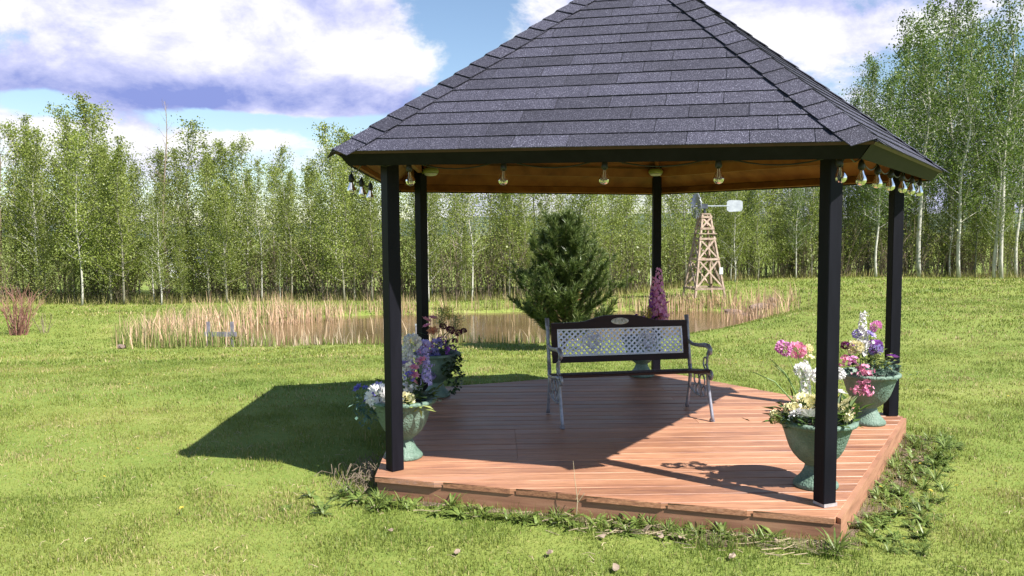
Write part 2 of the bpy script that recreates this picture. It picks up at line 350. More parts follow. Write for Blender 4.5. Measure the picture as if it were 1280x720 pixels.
def ground(x, y):
    x = np.asarray(x, float); y = np.asarray(y, float)
    L = np.interp(y, [-1e4, 7.2, 9, 12, 14.5, 16.2, 20, 24, 27, 36, 60, 120, 1e5], [0, 0, -.07, -.30, -.52, -.63, -.66, -.64, -.60, -.75, -2.6, -4.0, -4.0])
    Rr = np.interp(y, [-1e4, 8, 14, 20, 30, 36, 60, 120, 1e5], [0, 0, -.08, -.13, -.17, -.4, -2.6, -4.0, -4.0])
    s = sst(2.5, 9.5, x); z = L*(1-s)+Rr*s
    z = z+.13*np.exp(-(((x+11)/3.5)**2+((y-21.5)/2.5)**2))
    m = sst(2, 12, y)
    z = z+m*(.03*np.sin(x*.55+y*.21)+.02*np.sin(x*.23-y*.47+1.3))
    z = z+.007*np.sin(x*2.3+.6*y)*np.sin(y*1.9-.4*x)
    sd = pond_sd(x, y)
    bk = np.minimum(z, WATER+.03+.28*np.clip(sd, 0, None)+.02)
    z = np.where(sd < 2.5, np.minimum(z, np.where(sd > 0, np.maximum(bk, WATER+.02), WATER-.05-.35*np.clip(-sd, 0, 1.2))), z)
    return z
def gz(x, y): return float(ground(np.array([x]), np.array([y]))[0])
xs = np.concatenate([[-4000, -2000, -900, -400, -200, -110, -70, -48, -36], np.arange(-30, 30.01, .3), [36, 48, 70, 110, 200, 400, 900, 2000, 4000]])
ys = np.concatenate([[-3000, -800, -200, -60, -20, -8, -3], np.arange(0, 40.01, .3), [44, 50, 60, 75, 95, 120, 200, 400, 800, 1600, 3000, 6000]])
GX, GY = np.meshgrid(xs, ys); GZ = ground(GX, GY); nx, ny = len(xs), len(ys)
idx = np.arange(nx*ny).reshape(ny, nx)
F = np.stack([idx[:-1, :-1], idx[:-1, 1:], idx[1:, 1:], idx[1:, :-1]], -1).reshape(-1, 4)
def lawn_material():
    m, nt, b = newmat('lawn_ground')
    a = tex(nt, .55, 5, .6, (1, 1, 1), 'Object', False); f = tex(nt, 14, 6, .7, (1, 1, 1), 'Object', False); st = tex(nt, 1.0, 3, .5, (.12, .9, 1), 'Object', False)
    mxx = nd(nt, 'ShaderNodeMix', data_type='FLOAT'); mxx.inputs[0].default_value = .45; nt.links.new(a.outputs['Fac'], mxx.inputs[2]); nt.links.new(st.outputs['Fac'], mxx.inputs[3])
    m2 = nd(nt, 'ShaderNodeMix', data_type='FLOAT'); m2.inputs[0].default_value = .38; nt.links.new(mxx.outputs[0], m2.inputs[2]); nt.links.new(f.outputs['Fac'], m2.inputs[3])
    c = ramp(nt, m2.outputs[0], [(.30, (.085, .130, .022)), (.44, (.145, .200, .040)), (.56, (.205, .240, .058)), (.70, (.34, .31, .14))])
    nt.links.new(c, b.inputs['Base Color']); b.inputs['Roughness'].default_value = .9; b.inputs['Specular IOR Level'].default_value = .15
    bump(nt, b, f.outputs['Fac'], .6, .03); return m
M['lawn'] = lawn_material()
gobj = bpy.data.objects.new('lawn', np_mesh('lawn', np.stack([GX.ravel(), GY.ravel(), GZ.ravel()], -1), F, M['lawn'], smooth=True)); col.objects.link(gobj); kind(gobj, 'structure')
def water_material():
    m, nt, b = newmat('pond_water'); n = tex(nt, 5.0, 4, .6, (1, .45, 1), 'Object', False); n0 = tex(nt, .5, 3, .5, (1, 1, 1), 'Object', False)
    nt.links.new(ramp(nt, n0.outputs['Fac'], [(.3, (.10, .068, .032)), (.7, (.15, .10, .052))]), b.inputs['Base Color'])
    b.inputs['Roughness'].default_value = .10; b.inputs['IOR'].default_value = 1.33
    bump(nt, b, n.outputs['Fac'], .10, .02); return m
M['water'] = water_material()
mb = MB(); wp = [(c[0], c[1], WATER) for c in (POND-np.array((-.5, 20.3)))*1.14+np.array((-.5, 20.3))]
mb.add(wp, [tuple(range(len(wp)))]); kind(mb.build('pond_water', M['water']), 'structure')
# far hills
M['hill'] = nmat('far_hill_cover', [(.35, (.035, .06, .05)), (.55, (.07, .10, .06)), (.7, (.13, .15, .075))], .012, .95, (1, 1, 1), 0)
def hill(name, y0, hgt, seed, xa, xb):
    g = np.random.default_rng(seed); X_ = np.linspace(xa, xb, 120); ph = g.uniform(0, 6, 6)
    H = sum(np.sin(X_/(260/(k+1))+ph[k])/(k+1.5) for k in range(6)); H = hgt*(.75+.22*H)
    H *= sst(xa, xa+300, X_)*(1-sst(xb-300, xb, X_))
    V = []; Yf = np.linspace(-1, 1, 14)
    for t in Yf:
        for x_, h_ in zip(X_, H): V.append((x_, y0+t*330, -4.5+h_*math.cos(t*math.pi/2)**1.2))
    n = 120; Fs = [(i*n+k, i*n+k+1, (i+1)*n+k+1, (i+1)*n+k) for i in range(13) for k in range(n-1)]
    mb = MB(); mb.add(V, Fs); o = mb.build(name, M['hill'], smooth=True); kind(o, 'structure')
hill('hill', 1300, 34, 3, -1600, 1600)

# ------------------------------------------------------------------ gazebo
CX, CY = 0.9696, 6.6075
ang = [-2.4767+2*math.pi*k/5 for k in range(5)]
DT = 0.145
def rad(r): return [(r*math.cos(a), r*math.sin(a)) for a in ang]
gz_root = empty('gazebo', (CX, CY, 0), 0, 'open five-sided gazebo with charcoal shingle roof, black posts and reddish plank deck', 'gazebo')
post_xy = rad(2.232); post_xy[1] = (1.782-CX, 4.49-CY)
deck_xy = rad(2.3823); deck_xy[1] = (1.79-CX, 4.275-CY); deck_xy[2] = (3.29-CX, 6.60-CY); deck_xy[0] = (-.885-CX, 5.098-CY)
roof_xy = rad(2.608)
eave_z = [2.226, 2.176, 2.197, 2.20, 2.20]
APEX = Vector((.09, 0, 3.88))
def clip(poly, p, n):            # keep the side where (q-p).n <= 0
    out = []
    for i in range(len(poly)):
        a = poly[i]; b = poly[(i+1) % len(poly)]
        da = (a[0]-p[0])*n[0]+(a[1]-p[1])*n[1]; db = (b[0]-p[0])*n[0]+(b[1]-p[1])*n[1]
        if da <= 0: out.append(a)
        if da*db < 0: t = da/(da-db); out.append((a[0]+t*(b[0]-a[0]), a[1]+t*(b[1]-a[1])))
    return out
def inset(poly, d):
    n = len(poly); ln = []
    for i in range(n):
        a = Vector(poly[i]); b = Vector(poly[(i+1) % n]); t = (b-a).normalized(); nn = Vector((t.y, -t.x)); ln.append((a-nn*d, nn, t))
    out = []
    for i in range(n):
        p0, n0, t0 = ln[i-1]; p1, n1, t1 = ln[i]
        det = t0.x*t1.y-t0.y*t1.x; w_ = p1-p0; s_ = (w_.x*t1.y-w_.y*t1.x)/det; q = p0+t0*s_; out.append((q.x, q.y))
    return out
# deck: skirt boards, joists, boards
deck = MB()
ins = inset(deck_xy, .06)
for i in range(5):
    pass
for yj in np.arange(-2.2, 2.3, .4):       # joists run across under the boards
    pl = [(-3, yj-.019), (3, yj-.019), (3, yj+.019), (-3, yj+.019)]
    for i in range(5):
        a = Vector(ins[i]); b = Vector(ins[(i+1) % 5]); t = (b-a).normalized(); pl = clip(pl, a, (t.y, -t.x)) if pl else pl
    if len(pl) > 2: deck.prism(pl, .0, .102)
deck_o = deck.build('deck', M['deckside'], gz_root, center=False)
sk_in = inset(deck_xy, .038)
for i in range(5):
    a, b, c, d = deck_xy[i], deck_xy[(i+1) % 5], sk_in[(i+1) % 5], sk_in[i]
    mb = MB(); top = DT-.036 if i != 1 else DT-.004
    a2, b2, c2, d2 = [Vector(q) for q in (a, b, c, d)]
    mb.prism([tuple(q) for q in (a2, b2, c2, d2)], -.05, top)
    mb.build('skirt_board', M['deckside'], deck_o)
bpoly = inset(deck_xy, -.012)
bpoly_r = inset(deck_xy, .030)
rb = random.Random(3)
BW, BG = .1385, .0085
yb = -2.35
board_rz = R(1.2)
k = 0
while yb < 2.45:
    segs = [(-3, 3)]
    if -1.30 < yb < -.35: segs = [(-3, -.9630), (-.9622, 3)]
    elif yb >= -.35 and k % 3 == 0: segs = [(-3, .55), (.552, 3)]
    for (x0, x1) in segs:
        pl = [(x0, yb), (x1, yb), (x1, yb+BW), (x0, yb+BW)]
        ca, sa = math.cos(board_rz), math.sin(board_rz); pl = [(x*ca-y*sa, x*sa+y*ca) for x, y in pl]
        for i in range(5):
            src = bpoly if i != 1 else bpoly_r
            ji = rb.uniform(-.008, .006) if i == 0 else 0
            a = Vector(src[i]); b = Vector(src[(i+1) % 5]); t = (b-a).normalized(); nn = Vector((t.y, -t.x)); a = a+nn*ji
            pl = clip(pl, a, nn) if len(pl) > 2 else []
        # notch the board corner away at the front right post
        if len(pl) > 2:
            dz = rb.uniform(-.0012, .0012); zt = DT+dz
            cx = sum(q[0] for q in pl)/len(pl); cy = sum(q[1] for q in pl)/len(pl)
            mb = MB(); e_ = .004
            top = [(x+(.0008 if x < cx else -.0008), y+(e_ if y < cy else -e_)) for x, y in pl]
            mb.hexa([(x, y, DT-.036) for x, y in pl], [(x, y, zt-e_) for x, y in pl])
            n_ = len(pl)
            mb.add([(x, y, zt-e_) for x, y in pl]+[(x, y, zt) for x, y in top], [(i, (i+1) % n_, n_+(i+1) % n_, n_+i) for i in range(n_)]+[tuple(range(n_, 2*n_))])
            mb.f.pop(1)
            mb.build('deck_board', M['deck'], deck_o)
    yb += BW+BG; k += 1
# posts with small base blocks
def roof_z(x, y):        # underside height of the roof over a local point
    best = 9
    for i in range(5):
        a = Vector((*roof_xy[i], eave_z[i])); b = Vector((*roof_xy[(i+1) % 5], eave_z[(i+1) % 5])); n = (b-a).cross(APEX-a)
        best = min(best, a.z-(n.x*(x-a.x)+n.y*(y-a.y))/n.z)
    return best
for i in range(5):
    x, y = post_xy[i]; a = ang[i]+(0 if i != 1 else R(0)); ztop = roof_z(x, y)-.03
    mb = MB(); h = .0445; bv = .004
    pr = [(-h+bv, -h), (h-bv, -h), (h, -h+bv), (h, h-bv), (h-bv, h), (-h+bv, h), (-h, h-bv), (-h, -h+bv)]
    rz = [R(38), R(20), R(4), R(0), R(48)][i]
    ca, sa = math.cos(rz), math.sin(rz); ring = [(x+p*ca-q*sa, y+p*sa+q*ca) for p, q in pr]
    zb = DT+.003 if i != 1 else DT+.02
    mb.hexa([(p, q, zb) for p, q in ring], [(p, q, ztop) for p, q in ring])
    po = mb.build('post', M['black'], gz_root)
    if i == 1:
        mb = MB(); mb.box((x+.004, y+.0, DT+.0115), (.092, .092, .019), rz); o = mb.build('post_base', M['concrete'], po); o.location = Vector(o.location)-po.location
# beams joining the post heads
for i in range(5):
    a = Vector(post_xy[i]); b = Vector(post_xy[(i+1) % 5]); t = (b-a).normalized()
    z = min(roof_z(a.x, a.y), roof_z(b.x, b.y))-.10
    mb = MB(); mb.bar((a.x+t.x*.06, a.y+t.y*.06, z), (b.x-t.x*.06, b.y-t.y*.06, z), .038, .09); mb.build('beam', M['ceil'], gz_root)
# roof: ceiling panels, rafters, fascia, drip edge, shingles, hip caps
roof = MB()
core = []
for i in range(5):
    a = Vector((*roof_xy[i], eave_z[i])); b = Vector((*roof_xy[(i+1) % 5], eave_z[(i+1) % 5]))
    n = (b-a).cross(APEX-a).normalized(); roof.hexa([a-n*.012, b-n*.012, APEX-n*.012], [a, b, APEX])
roof_o = roof.build('roof', M['rubber'], gz_root, center=False)
for i in range(5):
    a = Vector((*roof_xy[i], eave_z[i])); b = Vector((*roof_xy[(i+1) % 5], eave_z[(i+1) % 5])); n = (b-a).cross(APEX-a).normalized(); t = (b-a).normalized(); s = n.cross(t)
    def FP(u, v, h): return a+t*u+s*v+n*h
    L = (b-a).length; H = (APEX-a).dot(s); ux = (APEX-a).dot(t)
    # ceiling boards under the sheathing
    v = .0; bw = .19
    while v < H-.12:
        v1 = min(v+bw-.004, H-.05); 
        def lo(vv): return ux*vv/H+.02
        def hi_(vv): return L-(L-ux)*vv/H-.02
        mb = MB(); mb.hexa([FP(lo(v), v+.031, -.030), FP(hi_(v), v+.031, -.030), FP(hi_(v1), v1+.03, -.030), FP(lo(v1), v1+.03, -.030)], [FP(lo(v), v+.03, -.0135), FP(hi_(v), v+.03, -.0135), FP(hi_(v1), v1+.03, -.0135), FP(lo(v1), v1+.03, -.0135)])
        mb.build('ceiling_board', M['ceil'], roof_o); v += bw
    # fascia perpendicular to the slope
    mb = MB(); e0, e1 = .004, L-.004
    mb.hexa([FP(.055, .0, -.112), FP(L-.055, .0, -.112), FP(L-.07, .012, -.112), FP(.07, .012, -.112)], [FP(.012, 0, -.014), FP(L-.012, 0, -.014), FP(L-.03, .012, -.014), FP(.03, .012, -.014)])
    mb.build('fascia_board', M['fascia'], roof_o)
    mb = MB(); mb.hexa([FP(.075, .0135, -.110), FP(L-.075, .0135, -.110), FP(L-.085, .028, -.110), FP(.085, .028, -.110)], [FP(.04, .0135, -.032), FP(L-.04, .0135, -.032), FP(L-.055, .028, -.032), FP(.055, .028, -.032)])
    mb.build('inner_fascia', M['ceil'], roof_o)
    mb = MB(); mb.hexa([FP(0, -.012, -.018), FP(L, -.012, -.018), FP(L, -.004, -.018), FP(0, -.004, -.018)], [FP(0, -.012, .001), FP(L, -.012, .001), FP(L, -.002, .001), FP(0, -.002, .001)])
    mb.build('drip_edge', M['drip'], roof_o)
    # hip rafter
    d = (APEX-a); mb = MB(); q = a+Vector((0, 0, -.085)); mb.bar(q+d*.06, q+d*.97, .04, .085); mb.build('hip_rafter', M['ceil'], roof_o)
    # shingle tabs
    seen = i in (0, 1); joined = MB(); EXP, TW = .1425, .332
    rows = int(H/EXP)+1; share = {}
    rs = random.Random(40+i)
    for r in range(rows):
        v0 = r*EXP-.02; v1 = min(v0+EXP+.012, H-.004)
        if v1-v0 < .03: continue
        off = (r % 2)*TW/2+rs.uniform(-.03, .03)-.2; u = off-TW
        wob = rs.uniform(-.004, .004)
        while u < L+TW:
            u1 = u+TW-.004
            if rs.random() < .30: u1 = u+2*TW-.004            # a wide tab: the slot is tight and unseen
            pl = [(u, v0+wob), (u1, v0+wob+rs.uniform(-.003, .003)), (u1, v1), (u, v1)]
            pl = clip(pl, (0, 0), (-H, ux)); pl = clip(pl, (L, 0), (H, L-ux)) if len(pl) > 2 else []
            pl = [q for q in pl]
            area = .5*abs(sum(pl[j][0]*pl[(j+1) % len(pl)][1]-pl[(j+1) % len(pl)][0]*pl[j][1] for j in range(len(pl)))) if len(pl) > 2 else 0
            if area > .002:
                lift = rs.uniform(0, .0025)
                def hh(vv): tt = (vv-v0)/(EXP+.012); return .0068*(1-tt)+.0012+lift*(1-tt)
                def hb(vv): tt = (vv-v0)/(EXP+.012); return .0036*(1-tt)+.0006
                mb = MB() if seen else joined
                mb.hexa([FP(x, y, hb(y)) for x, y in pl], [FP(x, y, hh(y)) for x, y in pl])
                if seen: mb.build('shingle', M['shingle'], roof_o)
            u = u1+.004
    if not seen: kind(joined.build('shingle_field', M['shingle'], roof_o), 'stuff')
for i in range(5):       # hip caps
    a = Vector((*roof_xy[i], eave_z[i])); d = (APEX-a); L = d.length; d.normalize()
    b = Vector((*roof_xy[(i+1) % 5], eave_z[(i+1) % 5])); c = Vector((*roof_xy[i-1], eave_z[i-1]))
    n1_ = (b-a).cross(APEX-a).normalized(); n0_ = (a-c).cross(APEX-c).normalized()
    s1 = n1_.cross(d).normalized(); s1 = s1 if s1.dot(b-a) > 0 else -s1
    s0 = n0_.cross(d).normalized(); s0 = s0 if s0.dot(c-a) > 0 else -s0
    nm = (n1_+n0_).normalized(); q = -.015; kk = 0; rs = random.Random(70+i); jn = MB()
    while q < L-.20:
        ln = .178; w0, w1 = .142+rs.uniform(-.004, .004), .142+rs.uniform(-.004, .004)
        h0, h1 = .0205+rs.uniform(0, .003), .0120
        def P(tt, sd, wd, h, n_): return a+d*(q+tt)+sd*wd+n_*h
        mb = MB() if i in (0, 1, 2) else jn; th = .0045
        top = [P(0, s0, w0, h0, n0_), P(0, nm, h0, 0, nm), P(0, s1, w1, h0, n1_), P(ln, s1, w1, h1, n1_), P(ln, nm, h1, 0, nm), P(ln, s0, w0, h1, n0_)]
        bot = [P(0, s0, w0, h0-th, n0_), P(0, nm, h0-th, 0, nm), P(0, s1, w1, h0-th, n1_), P(ln, s1, w1, h1-th, n1_), P(ln, nm, h1-th, 0, nm), P(ln, s0, w0, h1-th, n0_)]
        mb.add(top+bot, [(0, 1, 4, 5), (1, 2, 3, 4), (11, 10, 7, 6), (10, 9, 8, 7), (6, 7, 1, 0), (7, 8, 2, 1), (8, 9, 3, 2), (9, 10, 4, 3), (10, 11, 5, 4), (11, 6, 0, 5)])
        if i in (0, 1, 2): mb.build('hip_cap', M['shingle'], roof_o)
        q += .152; kk += 1
    if i > 2: kind(jn.build('hip_cap_field', M['shingle'], roof_o), 'stuff')

mb = MB(); rg = []
for i in range(5):
    a = Vector((*roof_xy[i], eave_z[i])); d = (APEX-a).normalized(); rg.append(APEX-d*.26+Vector((0, 0, .030)))
mids = [(rg[i]+rg[(i+1) % 5])/2-Vector((0, 0, .012)) for i in range(5)]; ring = [q for i in range(5) for q in (rg[i], mids[i])]; dn = Vector((0, 0, -.006)); tp_ = APEX+Vector((0, 0, .034))
mb.add(ring+[q+dn for q in ring]+[tp_], [(j, (j+1) % 10, 20) for j in range(10)]+[(10+j, 10+(j+1) % 10, (j+1) % 10, j) for j in range(10)])
mb.build('peak_cap', M['shingle'], roof_o)
# ------------------------------------------------------------------ string lights under the eaves
sroot = empty('string_lights', (CX, CY, 0), 0, 'string of clear bulbs in black sockets hung under the gazebo eaves', 'string lights')
sock = MB(); sock.lathe([(.004, .055), (.010, .05), (.017, .035), (.020, .012), (.018, 0)], 12); sock_me = sock.mesh('socket', M['rubber'], True)
bulb = MB(); bulb.lathe([(.012, 0), (.013, -.012), (.018, -.028), (.026, -.045), (.030, -.060), (.028, -.074), (.019, -.086), (.006, -.091)], 14); bulb_me = bulb.mesh('bulb', M['glass'], True)
fil = MB(); fil.tube([(-.006, 0, -.004), (-.010, 0, -.04), (-.004, 0, -.056), (.004, 0, -.056), (.010, 0, -.04), (.006, 0, -.004)], .0016, 5); fil_me = fil.mesh('filament', M['brass'])
cable = MB()
def eave_pt(i, u, zoff=0.0):
    a = Vector((*roof_xy[i], eave_z[i])); b = Vector((*roof_xy[(i+1) % 5], eave_z[(i+1) % 5])); t = (b-a).normalized(); inn = Vector((-t.y, t.x, 0)).normalized()
    p = a+t*u+inn*(.135 if i != 4 else .0); p.z += -.055+zoff-(.03 if i == 4 else 0); return p
prev = None
seq = [(4, 1.55), (4, 2.02), (4, 2.50), (0, .43), (0, 1.04), (0, 1.65), (0, 2.29), (0, 2.92), (1, .42), (1, .93), (1, 1.42), (1, 1.92), (1, 2.4), (1, 2.85)]
for n_, (i, u) in enumerate(seq):
    p = eave_pt(i, u); 
    o = inst('socket', sock_me, sroot, p+Vector((0, 0, -.065)), (R(rnd.uniform(-6, 6)), R(rnd.uniform(-6, 6)), rnd.uniform(0, 6)))
    q = inst('bulb', bulb_me, o); inst('filament', fil_me, o)
    if prev is not None:
        pts = []
        for k_ in range(9):
            t = k_/8; pp = prev.lerp(p, t); pp = Vector((pp.x, pp.y, pp.z-.055*4*t*(1-t)+.0)); pts.append(pp)
        if seq[n_-1][0] != i:     # go round the corner inside the fascia
            a = Vector((*roof_xy[i], eave_z[i]-.06)); c_ = Vector((0, 0, a.z)); cc = a+(c_-a)*.07
            pts = [prev, prev.lerp(cc, .5)+Vector((0, 0, -.03)), cc, cc.lerp(p, .5)+Vector((0, 0, -.03)), p]
        cable.tube(pts, .0042, 5)
    cable.tube([p, p+Vector((0, 0, -.03))], .004, 5)
    prev = p
cable.build('cable', M['rubber'], sroot)
def dome_light(i, lab):
    x, y = post_xy[i]; d = Vector((-x, -y)).normalized()
    z = 2.305 if i == 4 else 2.345
    t = empty('dome_light', (CX+x+d.x*.052, CY+y+d.y*.052, z), math.atan2(d.y, d.x), lab, 'lamp', 'dome lights on the back posts')
    mb = MB(); mb.lathe([(.03, .035), (.055, .03), (.074, .012), (.078, -.005), (.070, -.022)], 18, (.078, 0, 0)); mb.build('housing', M['dome'], t, True)
    mb = MB(); mb.lathe([(.066, -.0225), (.062, -.034), (.050, -.043), (.025, -.048)], 18, (.078, 0, 0)); mb.build('lens', M['whiteplastic'], t, True)
    mb = MB(); mb.box((-.002, 0, 0), (.014, .05, .05)); mb.build('bracket', M['dome'], t)
dome_light(4, 'round yellowish lamp at the head of the post beside the ivy urn')
dome_light(3, 'round yellowish lamp at the head of the post behind the bench')

# ------------------------------------------------------------------ bench
BR = math.atan2(6.473-6.27, 1.607-.374)
bench = empty('garden_bench', (.975, 6.66, DT), BR, 'dark slatted garden bench with pale lattice backrest and cast iron ends', 'bench')
HWD = .632           # half width to the end frames
def leanback(z): return .20+.02+(z-.36)*.20           # y of the back plane at height z
for sx in (-1, 1):
    ef = MB(); x = sx*HWD
    fl = [(x, -.275, .012), (x, -.262, .05), (x, -.215, .18), (x, -.175, .29), (x, -.17, .36), (x, -.19, .405)]
    fl = fl
    ef.tube(fl, [.017, .014, .014, .015, .016, .018], 8)
    ef.tube([(x, -.285, .008), (x, -.250, .012)], [.016, .02], 8)
    e = ef.build('front_leg', M['iron'], bench, True)
    bl = MB(); bl.tube([(x, .285, .01), (x, .275, .06), (x, .24, .18), (x, .215, .30), (x, .225, .40)], [.018, .014, .014, .016, .017], 8)
    bl.build('back_leg', M['iron'], bench, True)
    up = MB(); up.tube([(x, .225, .38), (x, leanback(.5), .5), (x, leanback(.62), .62), (x, leanback(.74), .74), (x, leanback(.82)+.01, .825)], [.018, .016, .016, .017, .019], 8)
    up.build('back_upright', M['iron'], bench, True)
    sr = MB(); sr.tube([(x, -.20, .395), (x, -.05, .372), (x, .10, .345), (x, .235, .345)], [.019, .017, .017, .018], 8)
    sr.tube([(x, -.225+.028*math.cos(t), .378+.032*math.sin(t)) for t in np.linspace(.4, 5.9, 12)], .012, 7)
    sr.build('seat_support', M['iron'], bench, True)
    ar = MB(); ar.tube([(x, leanback(.60), .60), (x, .16, .585), (x, .02, .595), (x, -.10, .612), (x, -.17, .612), (x, -.212, .59), (x, -.215, .562), (x, -.19, .55), (x, -.172, .566), (x, -.182, .582)], [.016, .015, .017, .021, .021, .019, .017, .015, .013, .011], 8)
    ar.tube([(x, -.175, .40), (x, -.145, .45), (x, -.155, .51), (x, -.17, .56)], [.012, .010, .010, .012], 7)
    ar.tube([(x, -.12+.05*math.cos(t)*(1-t/9), .47+.05*math.sin(t)*(1-t/9)) for t in np.linspace(-2.2, 5, 16)], .0075, 6)
    ar.build('armrest', M['iron'], bench, True)
    sc = MB()
    for (cy_, cz_, r_) in ((-.05, .30, .055), (.07, .30, .055), (.01, .215, .05), (.10, .205, .04), (-.09, .215, .04)):
        sc.tube([(x, cy_+r_*math.cos(t), cz_+r_*math.sin(t)) for t in np.linspace(0, 2*math.pi, 15)], .0075, 6, False)
    sc.tube([(x, -.20, .20), (x, -.05, .165), (x, .08, .165), (x, .24, .20)], .008, 6)
    sc.build('scrollwork', M['iron'], bench, True)
# seat slats
for i_, yy in enumerate(np.linspace(-.205, .185, 6)):
    z = .400-.012*i_
    mb = MB(); mb.bar((-.637, yy, z+.012), (.637, yy, z+.012), .058, .022, bev=.004); mb.build('seat_slat', M['slat'], bench)
# backrest: arched top rail, stiles, bottom rail in dark wood round a lattice
def BP(x, z, d=0.0): return (x, leanback(z)-.035+d, z)
mb = MB(); N = 24; xs_ = np.linspace(-.607, .607, N+1)
def arch(x): return .785+.050*math.exp(-(x/.26)**4)+.010*(1-abs(x)/.607)
fr = []
for x in xs_:
    zt, zb = arch(x), .735-.0*abs(x); fr.append([BP(x, zb, -.014), BP(x, zb, .014), BP(x, zt, .014), BP(x, zt, -.014)])
for a_, b_ in zip(fr[:-1], fr[1:]): mb.add(a_+b_, [(0, 4, 5, 1), (1, 5, 6, 2), (2, 6, 7, 3), (3, 7, 4, 0)])
mb.add(fr[0]+fr[-1], [(0, 1, 2, 3), (7, 6, 5, 4)]); mb.build('top_rail', M['slat'], bench)
mb = MB(); mb.hexa([BP(-.607, .452, -.014), BP(.607, .452, -.014), BP(.607, .452, .014), BP(-.607, .452, .014)], [BP(-.607, .505, -.014), BP(.607, .505, -.014), BP(.607, .505, .014), BP(-.607, .505, .014)]); mb.build('bottom_rail', M['slat'], bench)
for sx in (-1, 1):
    x0, x1 = sorted((sx*.609, sx*.560)); mb = MB()
    mb.hexa([BP(x0, .507, -.0135), BP(x1, .507, -.0135), BP(x1, .507, .0135), BP(x0, .507, .0135)], [BP(x0, .733, -.0135), BP(x1, .733, -.0135), BP(x1, .733, .0135), BP(x0, .733, .0135)]); mb.build('stile', M['slat'], bench)
lat = MB(); x0, x1, z0, z1 = -.559, .559, .5065, .7335; stp = .050; med = [(-.25, .62), (.25, .62)]
def lbar(p, q, d, wdt=.0145):
    lat.bar(BP(p[0], p[1], d), BP(q[0], q[1], d), .006, wdt, up=(Vector(BP(q[0], q[1]))-Vector(BP(p[0], p[1]))).cross(Vector((0, 1, -.2))))
for sgn, d in ((1, -.004), (-1, .004)):
    c = -1.4
    while c < 1.4:
        # line: z - z0 = sgn*(x-c)*0.92
        pts = []
        m_ = sgn*.92
        xa = c; xb = c+(z1-z0)/m_
        lo_, hi2 = max(min(xa, xb), x0), min(max(xa, xb), x1)
        if hi2-lo_ > .01: lbar((lo_, z0+(lo_-c)*m_), (hi2, z0+(hi2-c)*m_), d)
        c += stp
lat_o = lat.build('lattice_panel', M['lattice'], bench)
mb = MB()
for a_, b_ in (((x0, z0+.005), (x1, z0+.005)), ((x0, z1-.005), (x1, z1-.005))): mb.bar(BP(*a_, -.012), BP(*b_, -.012), .010, .012)
for xx in (x0+.005, x1-.005): mb.bar(BP(xx, z0+.012, -.012), BP(xx, z1-.012, -.012), .010, .012, up=(1, 0, 0))
o = mb.build('lattice_border', M['lattice'], lat_o); o.location = Vector(o.location)-lat_o.location
for (mx_, mz_) in med:
    mb = MB()
    mb.tube([BP(mx_+.082*math.cos(t), mz_+.100*math.sin(t), -.012) for t in np.linspace(0, 2*math.pi, 25)], .006, 6, False)
    for (ox, oz, rr) in ((0, .03, .030), (-.025, -.015, .026), (.026, -.012, .026), (0, -.052, .020), (-.03, .052, .016), (.032, .05, .016)):
        for lay in range(3):
            r_ = rr*(1-.3*lay); npt = 6-lay
            for j in range(npt):
                t = 2*math.pi*j/npt+lay; cx_, cz_ = mx_+ox*1.35+.5*r_*math.cos(t), mz_+oz+.5*r_*math.sin(t); q = .48*r_
                mb.add([BP(cx_-q, cz_, -.014-.003*lay), BP(cx_, cz_-q, -.014-.003*lay), BP(cx_+q, cz_, -.014-.003*lay), BP(cx_, cz_+q, -.014-.003*lay), BP(cx_, cz_, -.022-.003*lay)], [(0, 1, 4), (1, 2, 4), (2, 3, 4), (3, 0, 4)])
    for j in range(10):
        t = 2*math.pi*j/10; mb.tube([BP(mx_+.02*math.cos(t), mz_+.03*math.sin(t), -.012), BP(mx_+.045*math.cos(t+.3), mz_+.068*math.sin(t+.3), -.015), BP(mx_+.082*math.cos(t), mz_+.098*math.sin(t), -.012)], .0035, 5)
    o = mb.build('rose_medallion', M['lattice'], lat_o); o.location = Vector(o.location)-lat_o.location
mb = MB(); t_ = np.linspace(0, 2*math.pi, 24, endpoint=False)
ov = lambda s, d: [BP(.0+.078*s*math.cos(t), .793+.029*s*math.sin(t), d) for t in t_]
n_ = 24; vs = ov(1, -.0145)+ov(1, -.022)+ov(.85, -.024)+ov(.80, -.019)
mb.add(vs, [(j*n_+k_, j*n_+(k_+1) % n_, (j+1)*n_+(k_+1) % n_, (j+1)*n_+k_) for j in range(3) for k_ in range(n_)]+[tuple(range(3*n_, 4*n_))])
for j in range(7):
    xx = -.045+.015*j; mb.tube([BP(xx, .780, -.021), BP(xx+.006*(-1)**j, .793, -.024), BP(xx, .807, -.021)], .004, 5)
mb.build('oval_medallion', M['medal'], bench)

# ------------------------------------------------------------------ urns and flowers
urn_prof = [(.130, 0), (.134, .008), (.131, .022), (.116, .036), (.090, .062), (.070, .095), (.064, .118), (.076, .128), (.104, .146), (.136, .178), (.160, .215), (.177, .257), (.192, .30), (.204, .33), (.212, .343), (.232, .350), (.238, .360), (.236, .371), (.222, .377), (.205, .375), (.196, .362), (.186, .335), (.10, .332)]
bowl = MB(); bowl.lathe(urn_prof[6:15], 36); ped = MB(); ped.lathe(urn_prof[:7], 36); rim = MB(); rim.lathe(urn_prof[14:], 36)
bowl.f = bowl.f[:-2]; rim.f = rim.f[:-2]; ped.f = ped.f[:-1]
urn_me = {'bowl': bowl.mesh('bowl', M['urn'], True), 'pedestal': ped.mesh('pedestal', M['urn'], True), 'rim': rim.mesh('rim', M['urn'], True)}
